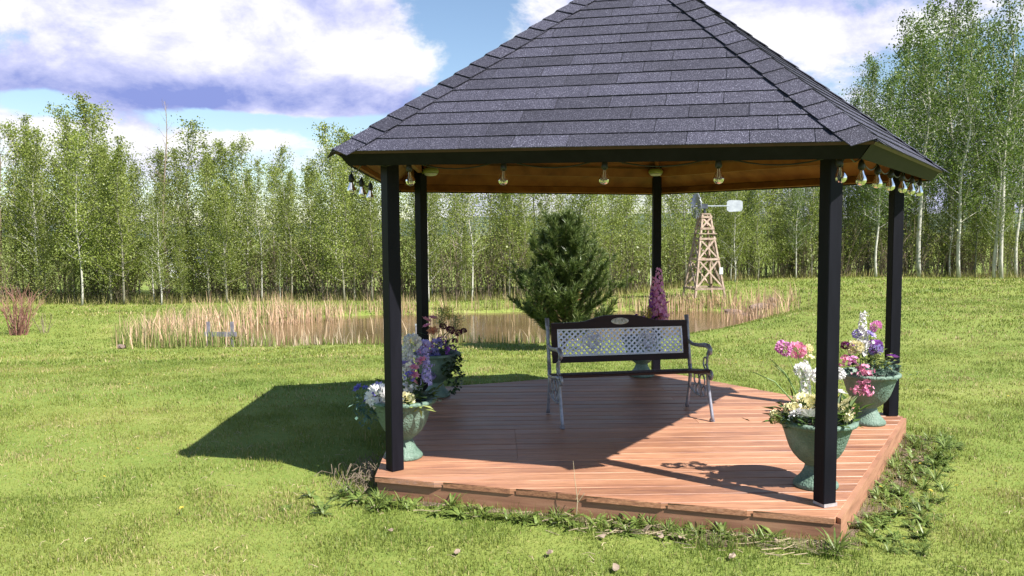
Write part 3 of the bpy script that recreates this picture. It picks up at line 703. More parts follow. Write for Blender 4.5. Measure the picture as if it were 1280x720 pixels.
# flutes on the bowl
soil = MB(); soil.lathe([(.19, .333), (.12, .345), (.03, .35)], 20); urn_me['soil'] = soil.mesh('soil', M['soil'], True)
def urn(x, y, lab):
    t = empty('urn_planter', (x, y, DT+.002), rnd.uniform(0, 6), lab, 'urn', 'green urns on the deck')
    for n_ in ('pedestal', 'bowl', 'rim', 'soil'): inst(n_, urn_me[n_], t, (0, 0, 0), None, (1, 1, 1.115))
    return t
def petal(mb, c, out, up, ln, wd, curl=.25):
    c = Vector(c); out = Vector(out).normalized(); up = Vector(up); up = (up-out*up.dot(out)); up = up.normalized() if up.length > 1e-4 else out.orthogonal().normalized()
    s = out.cross(up)
    mb.add([c, c+out*ln*.55+s*wd/2+up*ln*curl*.5, c+out*ln+up*ln*curl*.2, c+out*ln*.55-s*wd/2+up*ln*curl*.5], [(0, 1, 2, 3)])
KM = {}
def unit(kind_):
    if kind_ in KM: return KM[kind_]
    mb = MB(); g = random.Random(hash(kind_) % 1000 if False else sum(map(ord, kind_)))
    if kind_ == 'pompon':
        for j in range(110):
            z = 1-2*(j+.5)/110; a = j*2.39996; r = math.sqrt(max(0, 1-z*z)); n_ = Vector((r*math.cos(a), r*math.sin(a), z*.85))
            if z < -.75: continue
            tdir = (n_.orthogonal()+Vector((g.uniform(-1, 1), g.uniform(-1, 1), g.uniform(-1, 1)))*.9)
            petal(mb, n_*.62, n_*.7+tdir.normalized()*.45, Vector((g.uniform(-1, 1), g.uniform(-1, 1), g.uniform(-1, 1))), g.uniform(.38, .55), .42, .2)
    elif kind_ == 'daisy':
        for lay, (n_, ln, lift) in enumerate(((7, 1.0, .18), (6, .75, .5), (5, .45, .9))):
            for j in range(n_):
                a = 2*math.pi*j/n_+lay*.4+g.uniform(-.1, .1); petal(mb, (0, 0, lay*.05), (math.cos(a), math.sin(a), lift), (0, 0, 1), ln, .55*ln, .25)
    elif kind_ == 'spike':
        for j in range(52):
            t = j/52; a = j*2.4; r = .13*(1-.7*t); p = Vector((r*math.cos(a), r*math.sin(a), t)); o_ = Vector((math.cos(a), math.sin(a), .25))
            sz = .085*(1-.6*t)
            for k_ in range(5):
                b = 2*math.pi*k_/5; s1 = o_.normalized(); x_ = s1.orthogonal().normalized(); y_ = s1.cross(x_)
                petal(mb, p, x_*math.cos(b)+y_*math.sin(b)+s1*.35, s1, sz*g.uniform(.9, 1.3), sz*.8, .2)
    elif kind_ == 'cluster':
        for j in range(16):
            p = Vector((g.gauss(0, .5), g.gauss(0, .5), g.gauss(0, .32))); mb.tube([(0, 0, -.2), p], .03, 3); o_ = (p+Vector((0, 0, .35))).normalized(); x_ = o_.orthogonal().normalized(); y_ = o_.cross(x_)
            for k_ in range(5):
                b = 2*math.pi*k_/5; petal(mb, p, x_*math.cos(b)+y_*math.sin(b)+o_*.3, o_, .34, .3, .2)
    elif kind_ == 'plume':
        for j in range(150):
            p = Vector((g.gauss(0, .33), g.gauss(0, .25), g.uniform(-.5, .6))); mb.tube([(0, 0, p.z-.15), p], .006, 3); petal(mb, p, (g.uniform(-1, 1), g.uniform(-1, 1), g.uniform(-.3, 1)), (0, 0, 1), .16, .09, .3)
    KM[kind_] = mb; return mb
BC = {}
def bloom(t, kind_, mk_, loc, size, rot=None):
    key = (kind_, mk_)
    if key not in BC: BC[key] = unit(kind_).mesh(kind_+'_bloom', M[mk_])
    rot = rot if rot is not None else (R(rnd.uniform(-25, 25)), R(rnd.uniform(-25, 25)), rnd.uniform(0, 6))
    return inst('bloom', BC[key], t, loc, rot, size)
def stem(t, p, root=(0, 0, .0), r=.0035):
    p = Vector(p); q = Vector((p.x*.25+rnd.uniform(-.03, .03), p.y*.25+rnd.uniform(-.03, .03), -.02)); mid = q.lerp(p, .55)+Vector((-(p.x-q.x)*.15, 0, .03))
    mb = MB(); mb.tube([q, mid, p], [r, r*.8, r*.7], 5); mb.build('stem', M['stem'], t)
def leaves(t, mk_, n, c, spread, ln, wd, name='foliage', up=.5, droop=0.0):
    mb = MB()
    for j in range(n):
        p = Vector((c[0]+rnd.gauss(0, spread[0]), c[1]+rnd.gauss(0, spread[1]), c[2]+rnd.gauss(0, spread[2])))
        o_ = Vector((rnd.uniform(-1, 1)+(p.x-c[0])*3, rnd.uniform(-1, 1)+(p.y-c[1])*3, rnd.uniform(-.3, 1)*up-droop))
        l = ln*rnd.uniform(.6, 1.3); petal(mb, p, o_, (0, 0, 1), l, wd*rnd.uniform(.7, 1.2), .2)
    return mb.build(name, M[mk_], t)
def fronds(t, mk_, n, c, ln, rx=1.0):
    mb = MB()
    for j in range(n):
        a = rnd.uniform(0, 2*math.pi); o_ = Vector((math.cos(a)*rx, math.sin(a), rnd.uniform(.4, 1.3))).normalized(); L = ln*rnd.uniform(.6, 1.15); p = Vector(c)+Vector((math.cos(a)*.06, math.sin(a)*.06, 0)); 
        s = o_.cross(Vector((0, 0, 1))).normalized()
        for k_ in range(9):
            tt = (k_+1)/9; q = p+o_*L*tt-Vector((0, 0, L*.45*tt*tt)); wl_ = L*.28*math.sin(math.pi*min(1, tt*.9+.08))
            for sg in (-1, 1): petal(mb, q, o_*.6+s*sg, (0, 0, 1), wl_, wl_*.32, .1)
    return mb.build('frond', M[mk_], t)
US = 1.115          # urn height factor
def arrange(x, y, lab):
    return empty('flower_arrangement', (x, y, DT+.002+.352*US), 0, lab, 'flowers')
def blooms(t, k, rows):
    """rows: kind, petal colour, sideways, up (both in steps of 1/k metre), size in steps, depth in metres, stem?"""
    for (kd, mt, dx, dz, sz, dy, st) in rows:
        p = Vector((dx/k, dy, dz/k)); bloom(t, kd, mt, p, sz/k, (0, 0, rnd.uniform(0, 6)) if kd in ('spike', 'plume') else (R(rnd.uniform(10, 45)), R(rnd.uniform(-20, 20)), rnd.uniform(0, 6)))
        if st: stem(t, p)
# front left
x, y = -.768, 5.53
urn(x, y, 'pale green urn holding white and blue flowers beside a front post')
t = arrange(x, y, 'white, blue and pink flowers with blue asters spilling over the rim')
blooms(t, 181, [('pompon', 'p_white', 13, 76, 12, 0, 1), ('spike', 'p_white', 5, 38, 42, .03, 1), ('spike', 'p_white', -1, 30, 44, -.03, 1), ('spike', 'p_lav', 9, 28, 40, .05, 1),
    ('daisy', 'p_blue', 1, 47, 11, -.04, 1), ('daisy', 'p_blue', 10, 44, 9, .02, 0), ('pompon', 'p_blue', -6, 42, 8, .0, 0), ('daisy', 'p_pink', 15, 34, 9, -.03, 1), ('daisy', 'p_pink', 14, 26, 8, -.02, 0), ('cluster', 'p_white', 15, 18, 7, 0, 0),
    ('pompon', 'p_white', -28, 10, 17, -.08, 0), ('pompon', 'p_white', -38, 6, 11, 0, 0), ('pompon', 'p_cream', 6, 6, 13, -.14, 0), ('pompon', 'p_white', -10, 8, 15, -.12, 0),
    ('daisy', 'p_blue', -56, 18, 8, -.02, 1), ('daisy', 'p_blue', -48, 17, 5, .02, 0), ('daisy', 'p_blue', -39, 11, 8, -.06, 1), ('daisy', 'p_lav', -31, 20, 9, -.02, 1), ('daisy', 'p_blue', -44, 4, 6, -.08, 0), ('daisy', 'p_magenta', 22, 46, 6, .02, 0),
    ('pompon', 'p_white', 4, 62, 10, .02, 1), ('cluster', 'p_white', 12, 56, 9, -.03, 0), ('cluster', 'p_lav', 22, 60, 9, .03, 1), ('daisy', 'p_pink', 24, 52, 9, 0, 1), ('cluster', 'p_white', 3, 20, 10, -.05, 0), ('cluster', 'p_blue', 12, 36, 7, -.05, 0), ('daisy', 'p_pink', 16, 44, 8, -.05, 0), ('cluster', 'p_lav', 30, 48, 8, .05, 1), ('spike', 'p_lav', 29, 20, 46, .06, 1), ('pompon', 'p_lav', 27, 70, 8, .06, 1)])
leaves(t, 'fern', 120, (0, 0, .03), (.10, .10, .03), .09, .03)
fronds(t, 'fern', 16, (.09, -.02, .02), .17)
leaves(t, 'teal', 120, (-.245, -.03, -.03), (.035, .06, .06), .05, .022, 'trailing_leaves', .2, .5)
leaves(t, 'lime', 12, (.13, -.17, .01), (.035, .03, .015), .08, .045, 'lime_leaves', .2, .4)
leaves(t, 'lime', 14, (.02, -.2, .005), (.05, .02, .012), .05, .03, 'lime_leaves', .2, .3)
# back left with ivy
x, y = -.735, 7.62
urn(x, y, 'dark shaded urn with trailing ivy beside a back post')
t = arrange(x, y, 'pink, violet and dark plum flowers with ivy trailing down')
blooms(t, 131, [('daisy', 'p_pink', -11, 44, 8, 0, 1), ('daisy', 'p_pink', -3, 46, 8, .02, 1), ('daisy', 'p_pink', -10, 37, 7, -.03, 0), ('daisy', 'p_peach', -3, 30, 9, -.02, 1), ('plume', 'lime', 8, 48, 20, .04, 1), ('plume', 'lime', 25, 40, 18, .03, 1), ('plume', 'p_yellow', 15, 52, 14, .05, 0),
    ('pompon', 'p_plum', 19, 32, 6, -.02, 1), ('pompon', 'p_plum', 29, 28, 5, 0, 1), ('pompon', 'p_plum', 35, 30, 4.5, .02, 1), ('pompon', 'p_plum', 9, 36, 5, .02, 1), ('pompon', 'p_plum', 24, 18, 4, 0, 1), ('pompon', 'p_lav', 1, 14, 9, -.05, 1), ('pompon', 'p_lav', -2, 4, 8, -.07, 0), ('pompon', 'p_blue', 1, -4, 9, -.09, 0), ('pompon', 'p_lav', 0, -12, 8, -.12, 0),
    ('cluster', 'p_purple', 16, 8, 8, -.04, 1), ('cluster', 'p_purple', 6, 20, 7, -.02, 0), ('cluster', 'p_magenta', -10, 12, 8, -.06, 0), ('cluster', 'p_magenta', -16, 6, 8, -.06, 0), ('pompon', 'p_lav', -4, -22, 6, -.16, 0)])
leaves(t, 'darkleaf', 120, (.02, -.02, .05), (.09, .07, .05), .07, .03)
for (dx, dy, n_, ln) in ((.16, -.15, 70, .36), (.205, -.1, 60, .33), (.12, -.19, 40, .2), (.215, -.04, 50, .22)):
    mb = MB()
    for j in range(n_):
        q = j/n_; p = Vector((dx+.02*math.sin(q*9)+rnd.gauss(0, .016), dy+rnd.gauss(0, .014), .03+.05*math.sin(min(1, q*5)*3.14)*.4-q*ln*1.05)); petal(mb, p, (rnd.uniform(-1, 1), rnd.uniform(-1, 1), rnd.uniform(-1, .2)), (0, 0, 1), .045, .035, .1)
    mb.build('ivy_trail', M['darkleaf'], t)
# behind the bench
x, y = 1.40, 8.60
urn(x, y, 'shaded urn standing behind the bench')
t = arrange(x, y, 'tall pink and purple flower spike with a yellow tuft behind the bench')
blooms(t, 118, [('spike', 'p_magenta', 21, 30, 62, -.02, 1), ('spike', 'p_pink', 16, 28, 52, .03, 1), ('spike', 'p_magenta', 27, 24, 40, 0, 1), ('spike', 'p_purple', 13, 24, 42, 0, 1), ('daisy', 'p_magenta', 31, 46, 6, -.02, 0), ('cluster', 'p_pink', 28, 34, 7, -.02, 0), ('plume', 'p_yellow', 8, 32, 17, -.04, 1), ('plume', 'lime', 0, 28, 15, -.02, 1), ('cluster', 'p_purple', -7, 27, 8, -.02, 1), ('cluster', 'p_purple', -13, 20, 8, 0, 1)])
leaves(t, 'darkleaf', 150, (.03, 0, .10), (.10, .09, .07), .08, .03)
# right
x, y = 2.885, 6.41
urn(x, y, 'green urn with lavender and pink flowers beside the right-hand post')
t = arrange(x, y, 'white spike, purple pompons and pink blossoms over dusty teal leaves')
blooms(t, 156, [('spike', 'p_white', -10, 28, 54, 0, 1), ('cluster', 'p_white', -10, 76, 5, 0, 0), ('pompon', 'p_magenta', 7, 62, 8, 0, 1), ('pompon', 'p_lav', -15, 52, 7, .02, 1), ('daisy', 'p_lav', -2, 52, 9, -.03, 1), ('cluster', 'p_white', -7, 56, 7, .0, 0), ('pompon', 'p_purple', 5, 37, 10, -.02, 1), ('pompon', 'p_lav', 4, 33, 9, -.05, 1), ('pompon', 'p_cream', -20, 36, 11, -.03, 1), ('pompon', 'p_plum', -31, 38, 6, 0, 0), ('daisy', 'p_purple', -26, 38, 7, -.02, 0),
    ('daisy', 'p_purple', 27, 23, 9, -.03, 1), ('cluster', 'p_magenta', -25, 22, 9, -.1, 0), ('cluster', 'p_pink', -37, 22, 8, -.06, 0), ('cluster', 'p_pink', -18, 12, 10, -.15, 0), ('cluster', 'p_pink', -14, 4, 9, -.19, 0), ('cluster', 'p_pink', -22, -4, 8, -.18, 0), ('cluster', 'p_pink', -18, -12, 8, -.2, 0), ('cluster', 'p_pink', -28, -12, 7, -.2, 0), ('pompon', 'p_magenta', -18, -14, 5, -.215, 0), ('cluster', 'p_white', -8, 42, 8, -.04, 0), ('cluster', 'lime', 7, 22, 10, -.06, 0)])
leaves(t, 'lime', 90, (.05, -.04, .13), (.06, .06, .03), .05, .025, 'lime_leaves')
leaves(t, 'teal', 260, (.05, -.08, .055), (.085, .07, .03), .045, .018)
leaves(t, 'fern', 80, (-.06, 0, .08), (.07, .07, .05), .07, .03)
# front right
x, y = 1.862, 4.835
urn(x, y, 'green urn with yellow and white flowers behind the front corner post')
t = arrange(x, y, 'white and cream flowers with two tall pink pompons on stalks')
blooms(t, 207, [('pompon', 'p_magenta', -45, 96, 11.5, -.02, 1), ('pompon', 'p_pink', -27, 93, 12, 0, 1), ('pompon', 'p_cream', -10, 92, 8, .05, 1), ('daisy', 'p_cream', -8, 82, 8, .04, 0), ('pompon', 'p_white', -21, 68, 11, -.02, 1), ('cluster', 'p_white', -12, 62, 8, .02, 0), ('spike', 'p_white', -14, 30, 50, .02, 1),
    ('pompon', 'p_cream', -23, 28, 14, -.06, 0), ('daisy', 'p_white', -22, 16, 15, -.15, 0), ('daisy', 'p_white', -35, 18, 12, -.13, 0), ('daisy', 'p_cream', -8, 32, 14, -.10, 0), ('pompon', 'p_cream', -40, 22, 9, -.08, 0), ('pompon', 'p_cream', -55, 12, 8, -.04, 0), ('pompon', 'lime', -57, 6, 7, -.05, 0),
    ('daisy', 'p_cream', 32, 28, 15, -.08, 0), ('pompon', 'p_cream', 25, 18, 13, -.1, 0), ('daisy', 'p_white', 26, 38, 13, 0, 0), ('pompon', 'p_white', 28, 62, 9, .02, 1), ('daisy', 'p_cream', 8, 40, 14, -.05, 0), ('pompon', 'p_white', 2, 60, 11, 0, 1), ('spike', 'p_pink', 9, 26, 40, .06, 1)])
leaves(t, 'fern', 140, (-.05, -.03, .04), (.11, .09, .03), .09, .035)
leaves(t, 'fern', 50, (.13, -.08, .05), (.04, .04, .04), .12, .03, 'foliage', 1.2)
leaves(t, 'darkleaf', 70, (-.2, -.06, .05), (.03, .05, .03), .05, .02)
mb = MB()
for a_, b_ in (((-.06, 0, .05), (-.30, -.02, .40)), ((-.05, .02, .05), (-.27, .01, .36)), ((-.08, -.04, .05), (-.42, -.08, .33))): mb.tube([a_, Vector(a_).lerp(Vector(b_), .6)+Vector((0, 0, .05)), b_], [.006, .004, .002], 5)
mb.build('grass_stalk', M['stem'], t)

# ------------------------------------------------------------------ plants: aspens
def aspen_mesh(seed, H, crown0, spread, nleaf, lsz, leafm, barkm, r0=.05, bare=False, nb=42):
    g = np.random.default_rng(seed); mb = MB(); n = 14
    ph = g.uniform(0, 6, 4); A = H*.012
    def tp(t): return Vector((A*(math.sin(2.2*t*math.pi+ph[0])+.5*math.sin(5*t*math.pi+ph[1]))*(t**.7)*1.5, A*(math.sin(2.0*t*math.pi+ph[2])+.5*math.sin(4.6*t*math.pi+ph[3]))*(t**.7)*1.5, t*H))
    mb.tube([tp(i/n) for i in range(n+1)], [r0*(1-i/n)**.85+.006 for i in range(n+1)], 7)
    pts = []
    for k in range(nb):
        t = crown0+(1-crown0)*(k+g.uniform(0, 1))/nb; t = min(t, .985); p = tp(t)
        q = (t-crown0)/(1-crown0); ln = spread*(math.sin(math.pi*min(1, .30+.70*q))**.6*(1-.30*q)+.14)*g.uniform(.45, 1.3)
        a = k*2.4+g.uniform(-.5, .5); el = R(g.uniform(4, 46)+26*q)
        d = Vector((math.cos(a)*math.cos(el), math.sin(a)*math.cos(el), math.sin(el))); seg = [p]
        for s in range(1, 5):
            d = (d+Vector((g.normal(0, .12), g.normal(0, .12), .10))).normalized(); seg.append(seg[-1]+d*ln/4)
        rb_ = max(.004, r0*.32*(1-t)+.004); mb.tube(seg, [rb_, rb_*.8, rb_*.6, rb_*.4, .002], 4, False)
        for s in range(1, 5): pts.append((seg[s], ln*.16+.06)); pts.append((seg[s].lerp(seg[s-1], .5), ln*.14+.05))
        for _ in range(3):
            s = g.integers(1, 4); e_ = (d+Vector((g.normal(0, .6), g.normal(0, .6), g.normal(.1, .4)))).normalized(); q2 = seg[s]+e_*ln*.35
            mb.tube([seg[s], q2], [rb_*.4, .0015], 3, False); pts.append((q2, ln*.13+.06)); pts.append((seg[s].lerp(q2, .5), ln*.1+.05))
    for k in range(6): pts.append((tp(.9+.1*k/5), .1))
    trunk = mb.mesh('trunk', barkm, True)
    if bare: return trunk, None
    C = np.array([tuple(p) for p, _ in pts]); S = np.array([s for _, s in pts])
    wgt = S/S.sum(); ids = g.choice(len(C), nleaf, p=wgt)
    P = C[ids]+g.normal(0, 1, (nleaf, 3))*S[ids][:, None]*.8
    P[:, 2] = np.where(P[:, 2] < .2, .2+g.uniform(0, .5, nleaf), P[:, 2])
    ax = g.normal(0, 1, (nleaf, 3)); ax /= np.linalg.norm(ax, axis=1)[:, None]; bx = g.normal(0, 1, (nleaf, 3)); bx -= ax*(ax*bx).sum(1)[:, None]; bx /= np.linalg.norm(bx, axis=1)[:, None]
    sz = lsz*g.uniform(.65, 1.25, nleaf)[:, None]
    V = np.stack([P-ax*sz*.5, P+bx*sz*.46, P+ax*sz*.55, P-bx*sz*.46], 1).reshape(-1, 3)
    return trunk, np_mesh('crown', V, np.arange(nleaf*4).reshape(-1, 4), leafm)
def tree(name, var, x, y, rz, s, lab, cat, group):
    t = empty(name, (x, y, gz(x, y)-.03), rz, lab, cat, group); t.scale = s if hasattr(s, '__len__') else (s, s, s)
    inst('trunk', var[0], t)
    if var[1]: inst('crown', var[1], t)
    return t
young = [aspen_mesh(100+i, 7.0, [.10, .16, .08, .22, .14, .12, .3, .18][i], [1.45, 1.2, 1.3, 1.5, 1.15, 1.3, 1.05, 1.4][i], [5600, 4700, 5100, 4800, 4200, 5000, 3200, 4500][i], .068, M['leaf_aspen'], M['bark_green' if i % 3 else 'bark_pale'], .045) for i in range(8)]
tall = [aspen_mesh(200+i, 10.5, [.24, .30, .2, .34][i], [2.0, 1.7, 1.9, 1.6][i], [6800, 6200, 6600, 5600][i], .076, M['leaf_tall'], M['bark_pale'], .085, nb=52) for i in range(4)]
barev = [aspen_mesh(300+i, 7.6, .45, 1.0, 0, .08, None, M['bark_brown'], .05, True, 26) for i in range(2)]
ra = random.Random(21)
def prof(x): return float(np.interp(x, [-22, -19, -16.5, -14.5, -13, -10, -8, -5.5, -3, 0, 4, 9], [5.4, 5.6, 6.3, 6.5, 6.0, 5.5, 5.4, 5.7, 5.7, 5.4, 5.8, 6.4]))
GL = 'aspen belt behind the pond'
def place(x, y, H, vs, base, lab, grp, name='aspen_tree'):
    v = ra.choice(vs); s = H/base
    big = 'tall' if H > 1.02*base else ('short' if H < .7*base else 'middling')
    if name == 'aspen_sapling': lab = ('small' if H < 3.4 else ('medium' if H < 4.2 else 'lanky'))+' leafy aspen sapling with '+('pale' if v[0].materials[0] == M['bark_pale'] else 'grey-green')+' stem under the tall grove'
    if name == 'aspen_tree': lab = big+' aspen with '+('pale' if v[0].materials[0] == M['bark_pale'] else 'grey-green')+' trunk '+lab; grp = grp+', '+big
    tree(name, v, x, y, ra.uniform(0, 6.28), (s*ra.uniform(.85, 1.15), s*ra.uniform(.85, 1.15), s), lab, 'tree', grp)
for row, (y0, dx, hs) in enumerate(((26.9, .66, .80), (28.4, .74, .95), (30.2, .85, 1.06), (32.6, 1.15, 1.1))):
    x = -22.5
    while x < 1.0:
        h = prof(x*(27.5/(y0)))*hs*ra.uniform(.72, 1.1)
        if row == 0 and ra.random() < .28: h *= .55
        if row > 0 and -6 < x < 1 and ra.random() < .25: x += dx; continue
        place(x+ra.uniform(-.3, .3), y0+ra.uniform(-.5, .6), h, young, 7.0, 'in the leafy belt behind the pond', GL); x += dx*ra.uniform(.7, 1.3)
for row, (y0, dx, hs) in enumerate(((27.6, .8, .72), (29.6, .85, .95), (32.0, 1.0, 1.05))):
    x = .6
    while x < 9.4:
        yy = y0+max(0, (x-4))*.5
        h = prof(x)*hs*ra.uniform(.7, 1.1)
        if 0.0 < x*28/yy < 1.2 and row: h *= .62
        place(x+ra.uniform(-.3, .3), yy+ra.uniform(-.5, .6), h, young, 7.0, 'standing behind the pine and windmill', 'aspens behind the pine and windmill'); x += dx*ra.uniform(.7, 1.3)
for row, (y0, dx, hs) in enumerate(((31.0, 1.25, .78), (33.0, 1.5, 1.0), (36.0, 1.7, 1.08), (40.0, 1.9, 1.1))):
    x = 9.6
    while x < 25:
        h = float(np.interp(x*31/y0, [9, 12, 13.4, 15, 18, 22, 26], [5.6, 6.4, 7.6, 11.4, 11.0, 12.0, 12.0]))*hs*ra.uniform(.82, 1.08)
        place(x+ra.uniform(-.4, .4), y0+ra.uniform(-.6, .6), h, tall, 10.5, 'in the grove along the right-hand lawn', 'tall aspens along the right-hand lawn'); x += dx*ra.uniform(.7, 1.3)
for row, (y0, dx) in enumerate(((31.4, .85), (33.2, .9), (35.0, 1.0), (38.0, 1.1))):
    x = 9.2
    while x < 25:
        place(x+ra.uniform(-.4, .4), y0+ra.uniform(-.5, .5), ra.uniform(2.6, 5.0), young, 7.0, 'short leafy aspen sapling under the tall grove', 'aspen saplings under the tall grove', 'aspen_sapling'); x += dx*ra.uniform(.7, 1.3)
# leaning pale trunk in front of the grove
t = tree('aspen_tree', tall[3], 18.6, 30.4, 1.0, (.9, .9, 1.08), 'tall aspen with bare white trunk at the front edge of the grove', 'tree', None)
for (x, y, s, lab) in ((-17.6, 27.6, .98, 'leafless tree with dark bare twigs rising over the aspen belt near the red shrub'), (-12.3, 28.6, .93, 'leafless treetop of fine twigs standing up between aspens')):
    tree('bare_tree', barev[0 if x < -15 else 1], x, y, ra.uniform(0, 6), (s, s, s), lab, 'tree', None)

# ------------------------------------------------------------------ shrubs
def shrub_mesh(seed, H, n, bark, leafm=None, nl=0, splay=.35, rr=.009, tw=3):
    g = np.random.default_rng(seed); mb = MB(); P = []
    for k in range(n):
        a = g.uniform(0, 6.28); b = Vector((math.cos(a), math.sin(a), 0))*g.uniform(0, .16)*H; d = Vector((math.cos(a)*g.uniform(.1, splay), math.sin(a)*g.uniform(.1, splay), 1)).normalized(); h = H*g.uniform(.55, 1.05)
        pts = [b]
        for s in range(4): d = (d+Vector((g.normal(0, .1), g.normal(0, .1), 0))).normalized(); pts.append(pts[-1]+d*h/4)
        mb.tube(pts, [rr, rr*.8, rr*.6, rr*.45, rr*.25], 4, False); P += pts[1:]
        for _ in range(tw):
            s = g.integers(1, 4); e_ = (d+Vector((g.normal(0, .5), g.normal(0, .5), .1))).normalized()*h*g.uniform(.15, .4); mb.tube([pts[s], pts[s]+e_*.5+Vector((0, 0, .02)), pts[s]+e_], [rr*.5, rr*.4, rr*.2], 3, False); P.append(pts[s]+e_)
    st = mb.mesh('stems', bark)
    if not leafm: return st, None
    C = np.array([tuple(q) for q in P]); ids = g.integers(0, len(C), nl); Q = C[ids]+g.normal(0, .09*H, (nl, 3)); Q[:, 2] = np.abs(Q[:, 2])+.05
    ax = g.normal(0, 1, (nl, 3)); ax /= np.linalg.norm(ax, axis=1)[:, None]; bx = np.cross(ax, g.normal(0, 1, (nl, 3))); bx /= np.linalg.norm(bx, axis=1)[:, None]; sz = .06*g.uniform(.7, 1.3, nl)[:, None]
    V = np.stack([Q-ax*sz*.5, Q+bx*sz*.4, Q+ax*sz*.5, Q-bx*sz*.4], 1).reshape(-1, 3)
    return st, np_mesh('leaves', V, np.arange(nl*4).reshape(-1, 4), leafm)
bsh = [shrub_mesh(400+i, 1.5, 26, M['bark_brown'], M['leaf_shrub'], [160, 500, 260][i], .4) for i in range(3)]
gsh = [shrub_mesh(420+i, 1.6, 16, M['bark_brown'], M['leaf_shrub'], 1300, .5) for i in range(2)]
def shrub(v, x, y, s, lab, grp, name='undergrowth_shrub'):
    t = empty(name, (x, y, gz(x, y)-.02), ra.uniform(0, 6), lab, 'shrub', grp); t.scale = (s, s, s); inst('stems', v[0], t)
    if v[1]: inst('leaves', v[1], t)
x = -21
while x < 25:
    yb_ = 26.9 if x < 3 else (27.0+(x-3)*.62 if x < 9.5 else 30.9)
    where = 'under the aspens behind the pond' if x < 3 else ('under the trees behind the windmill' if x < 9.5 else 'under the tall grove by the right-hand lawn')
    for rw in range(2):
        xx = x+ra.uniform(-.4, .4); v = ra.choice(bsh) if (xx > 8 or -9 < xx < 5 or ra.random() < .5) else ra.choice(gsh)
        shrub(v, xx, yb_+.6+rw*1.4+ra.uniform(-.4, .4), ra.uniform(.7, 1.35)*(1.25 if (-9 < xx < 5 or xx > 8) else 1), (('nearly leafless', 'half-leafed', 'thinly leafed')[bsh.index(v)]+' brown twiggy shrub ' if v in bsh else 'low leafy green shrub ')+where, ('brown' if v in bsh else 'green')+' undergrowth '+where)
    x += .8
red = shrub_mesh(450, 1.25, 42, M['bark_red'], None, 0, .5, .011, 3)
shrub(red, -11.55, 18.6, 1.0, 'bare red-stemmed shrub alone on the lawn', None, 'red_twig_shrub')
tw_ = shrub_mesh(451, .6, 12, M['bark_brown'], None, 0, .6, .006, 3)
shrub(tw_, -11.1, 18.9, .9, 'tiny bare twiggy shrub next to the red-stemmed one', None, 'twiggy_shrub')

# ------------------------------------------------------------------ pine
def pine(x, y, H):
    t = empty('pine_tree', (x, y, gz(x, y)-.03), 0, 'bushy dark green pine between the pond and the gazebo', 'tree')
    g = np.random.default_rng(5); mb = MB(); mb.tube([(0, 0, 0), (.02, 0, H*.3), (-.01, .02, H*.6), (0, 0, H*.97)], [.06, .045, .028, .008], 8); tips = []
    br = MB()
    for k in range(92):
        q = (k+.5)/92; z = H*(.07+.88*q); a = k*2.4+g.uniform(-.5, .5); ln = (1.22*(1-q)**.62+.08)*g.uniform(.62, 1.1)*(.72+.5*min(1, q*5)) ; el = R(8+50*q+g.uniform(-10, 14)); d = Vector((math.cos(a)*math.cos(el), math.sin(a)*math.cos(el), math.sin(el))); seg = [Vector((0, 0, z))]
        for s in range(5): d = (d+Vector((g.normal(0, .08), g.normal(0, .08), .13))).normalized(); seg.append(seg[-1]+d*ln/5)
        br.tube(seg, [.016*(1-q)+.006, .012*(1-q)+.005, .01*(1-q)+.004, .007, .005, .003], 5, False)
        for s in range(2, 6): tips.append((seg[s], (seg[s]-seg[s-1]).normalized()))
        for _ in range(int(5+7*(1-q))):
            s = g.integers(1, 5); e_ = (d+Vector((g.normal(0, .55), g.normal(0, .55), .25))).normalized(); L = ln*g.uniform(.18, .42); p1 = seg[s]+e_*L; br.tube([seg[s], p1], [.005, .003], 4, False); e2 = (e_+Vector((0, 0, .4))).normalized()
            for f in (.55, 1.0): tips.append((seg[s].lerp(p1, f), e2))
    for z in (.86, .9, .95, .99): tips.append((Vector((0, 0, H*z)), Vector((0, 0, 1))))
    mb.build('trunk', M['bark_pine'], t, True); br.build('branches', M['bark_pine'], t)
    V = []; D = []
    for p, d in tips:
        nn = 38; L = g.uniform(.09, .15); dead = (p-Vector((.22, -.35, H*.44))).length < .13
        th = g.uniform(0, 6.28, nn); al = g.uniform(.25, 1.15, nn); back = g.uniform(-.10, .05, nn)
        x_ = d.orthogonal().normalized(); y_ = d.cross(x_); dd = np.array(d); xx = np.array(x_); yy = np.array(y_)
        nd_ = dd[None]*np.cos(al)[:, None]+(xx[None]*np.cos(th)[:, None]+yy[None]*np.sin(th)[:, None])*np.sin(al)[:, None]
        b0 = np.array(p)[None]+dd[None]*back[:, None]; sd = np.cross(nd_, g.normal(0, 1, (nn, 3))); sd /= np.linalg.norm(sd, axis=1)[:, None]
        (D if dead else V).append(np.stack([b0-sd*.0085, b0+sd*.0085, b0+nd_*(L*g.uniform(.8, 1.1, nn))[:, None]], 1).reshape(-1, 3))
    V = np.concatenate(V); inst('crown', np_mesh('crown', V, np.arange(len(V)).reshape(-1, 3), M['needle']), t)
    if D: D = np.concatenate(D); o = inst('dead_needles', np_mesh('dead_needles', D, np.arange(len(D)).reshape(-1, 3), M['needle_dead']), t)
    return t
pine(.99, 15.3, 2.52)

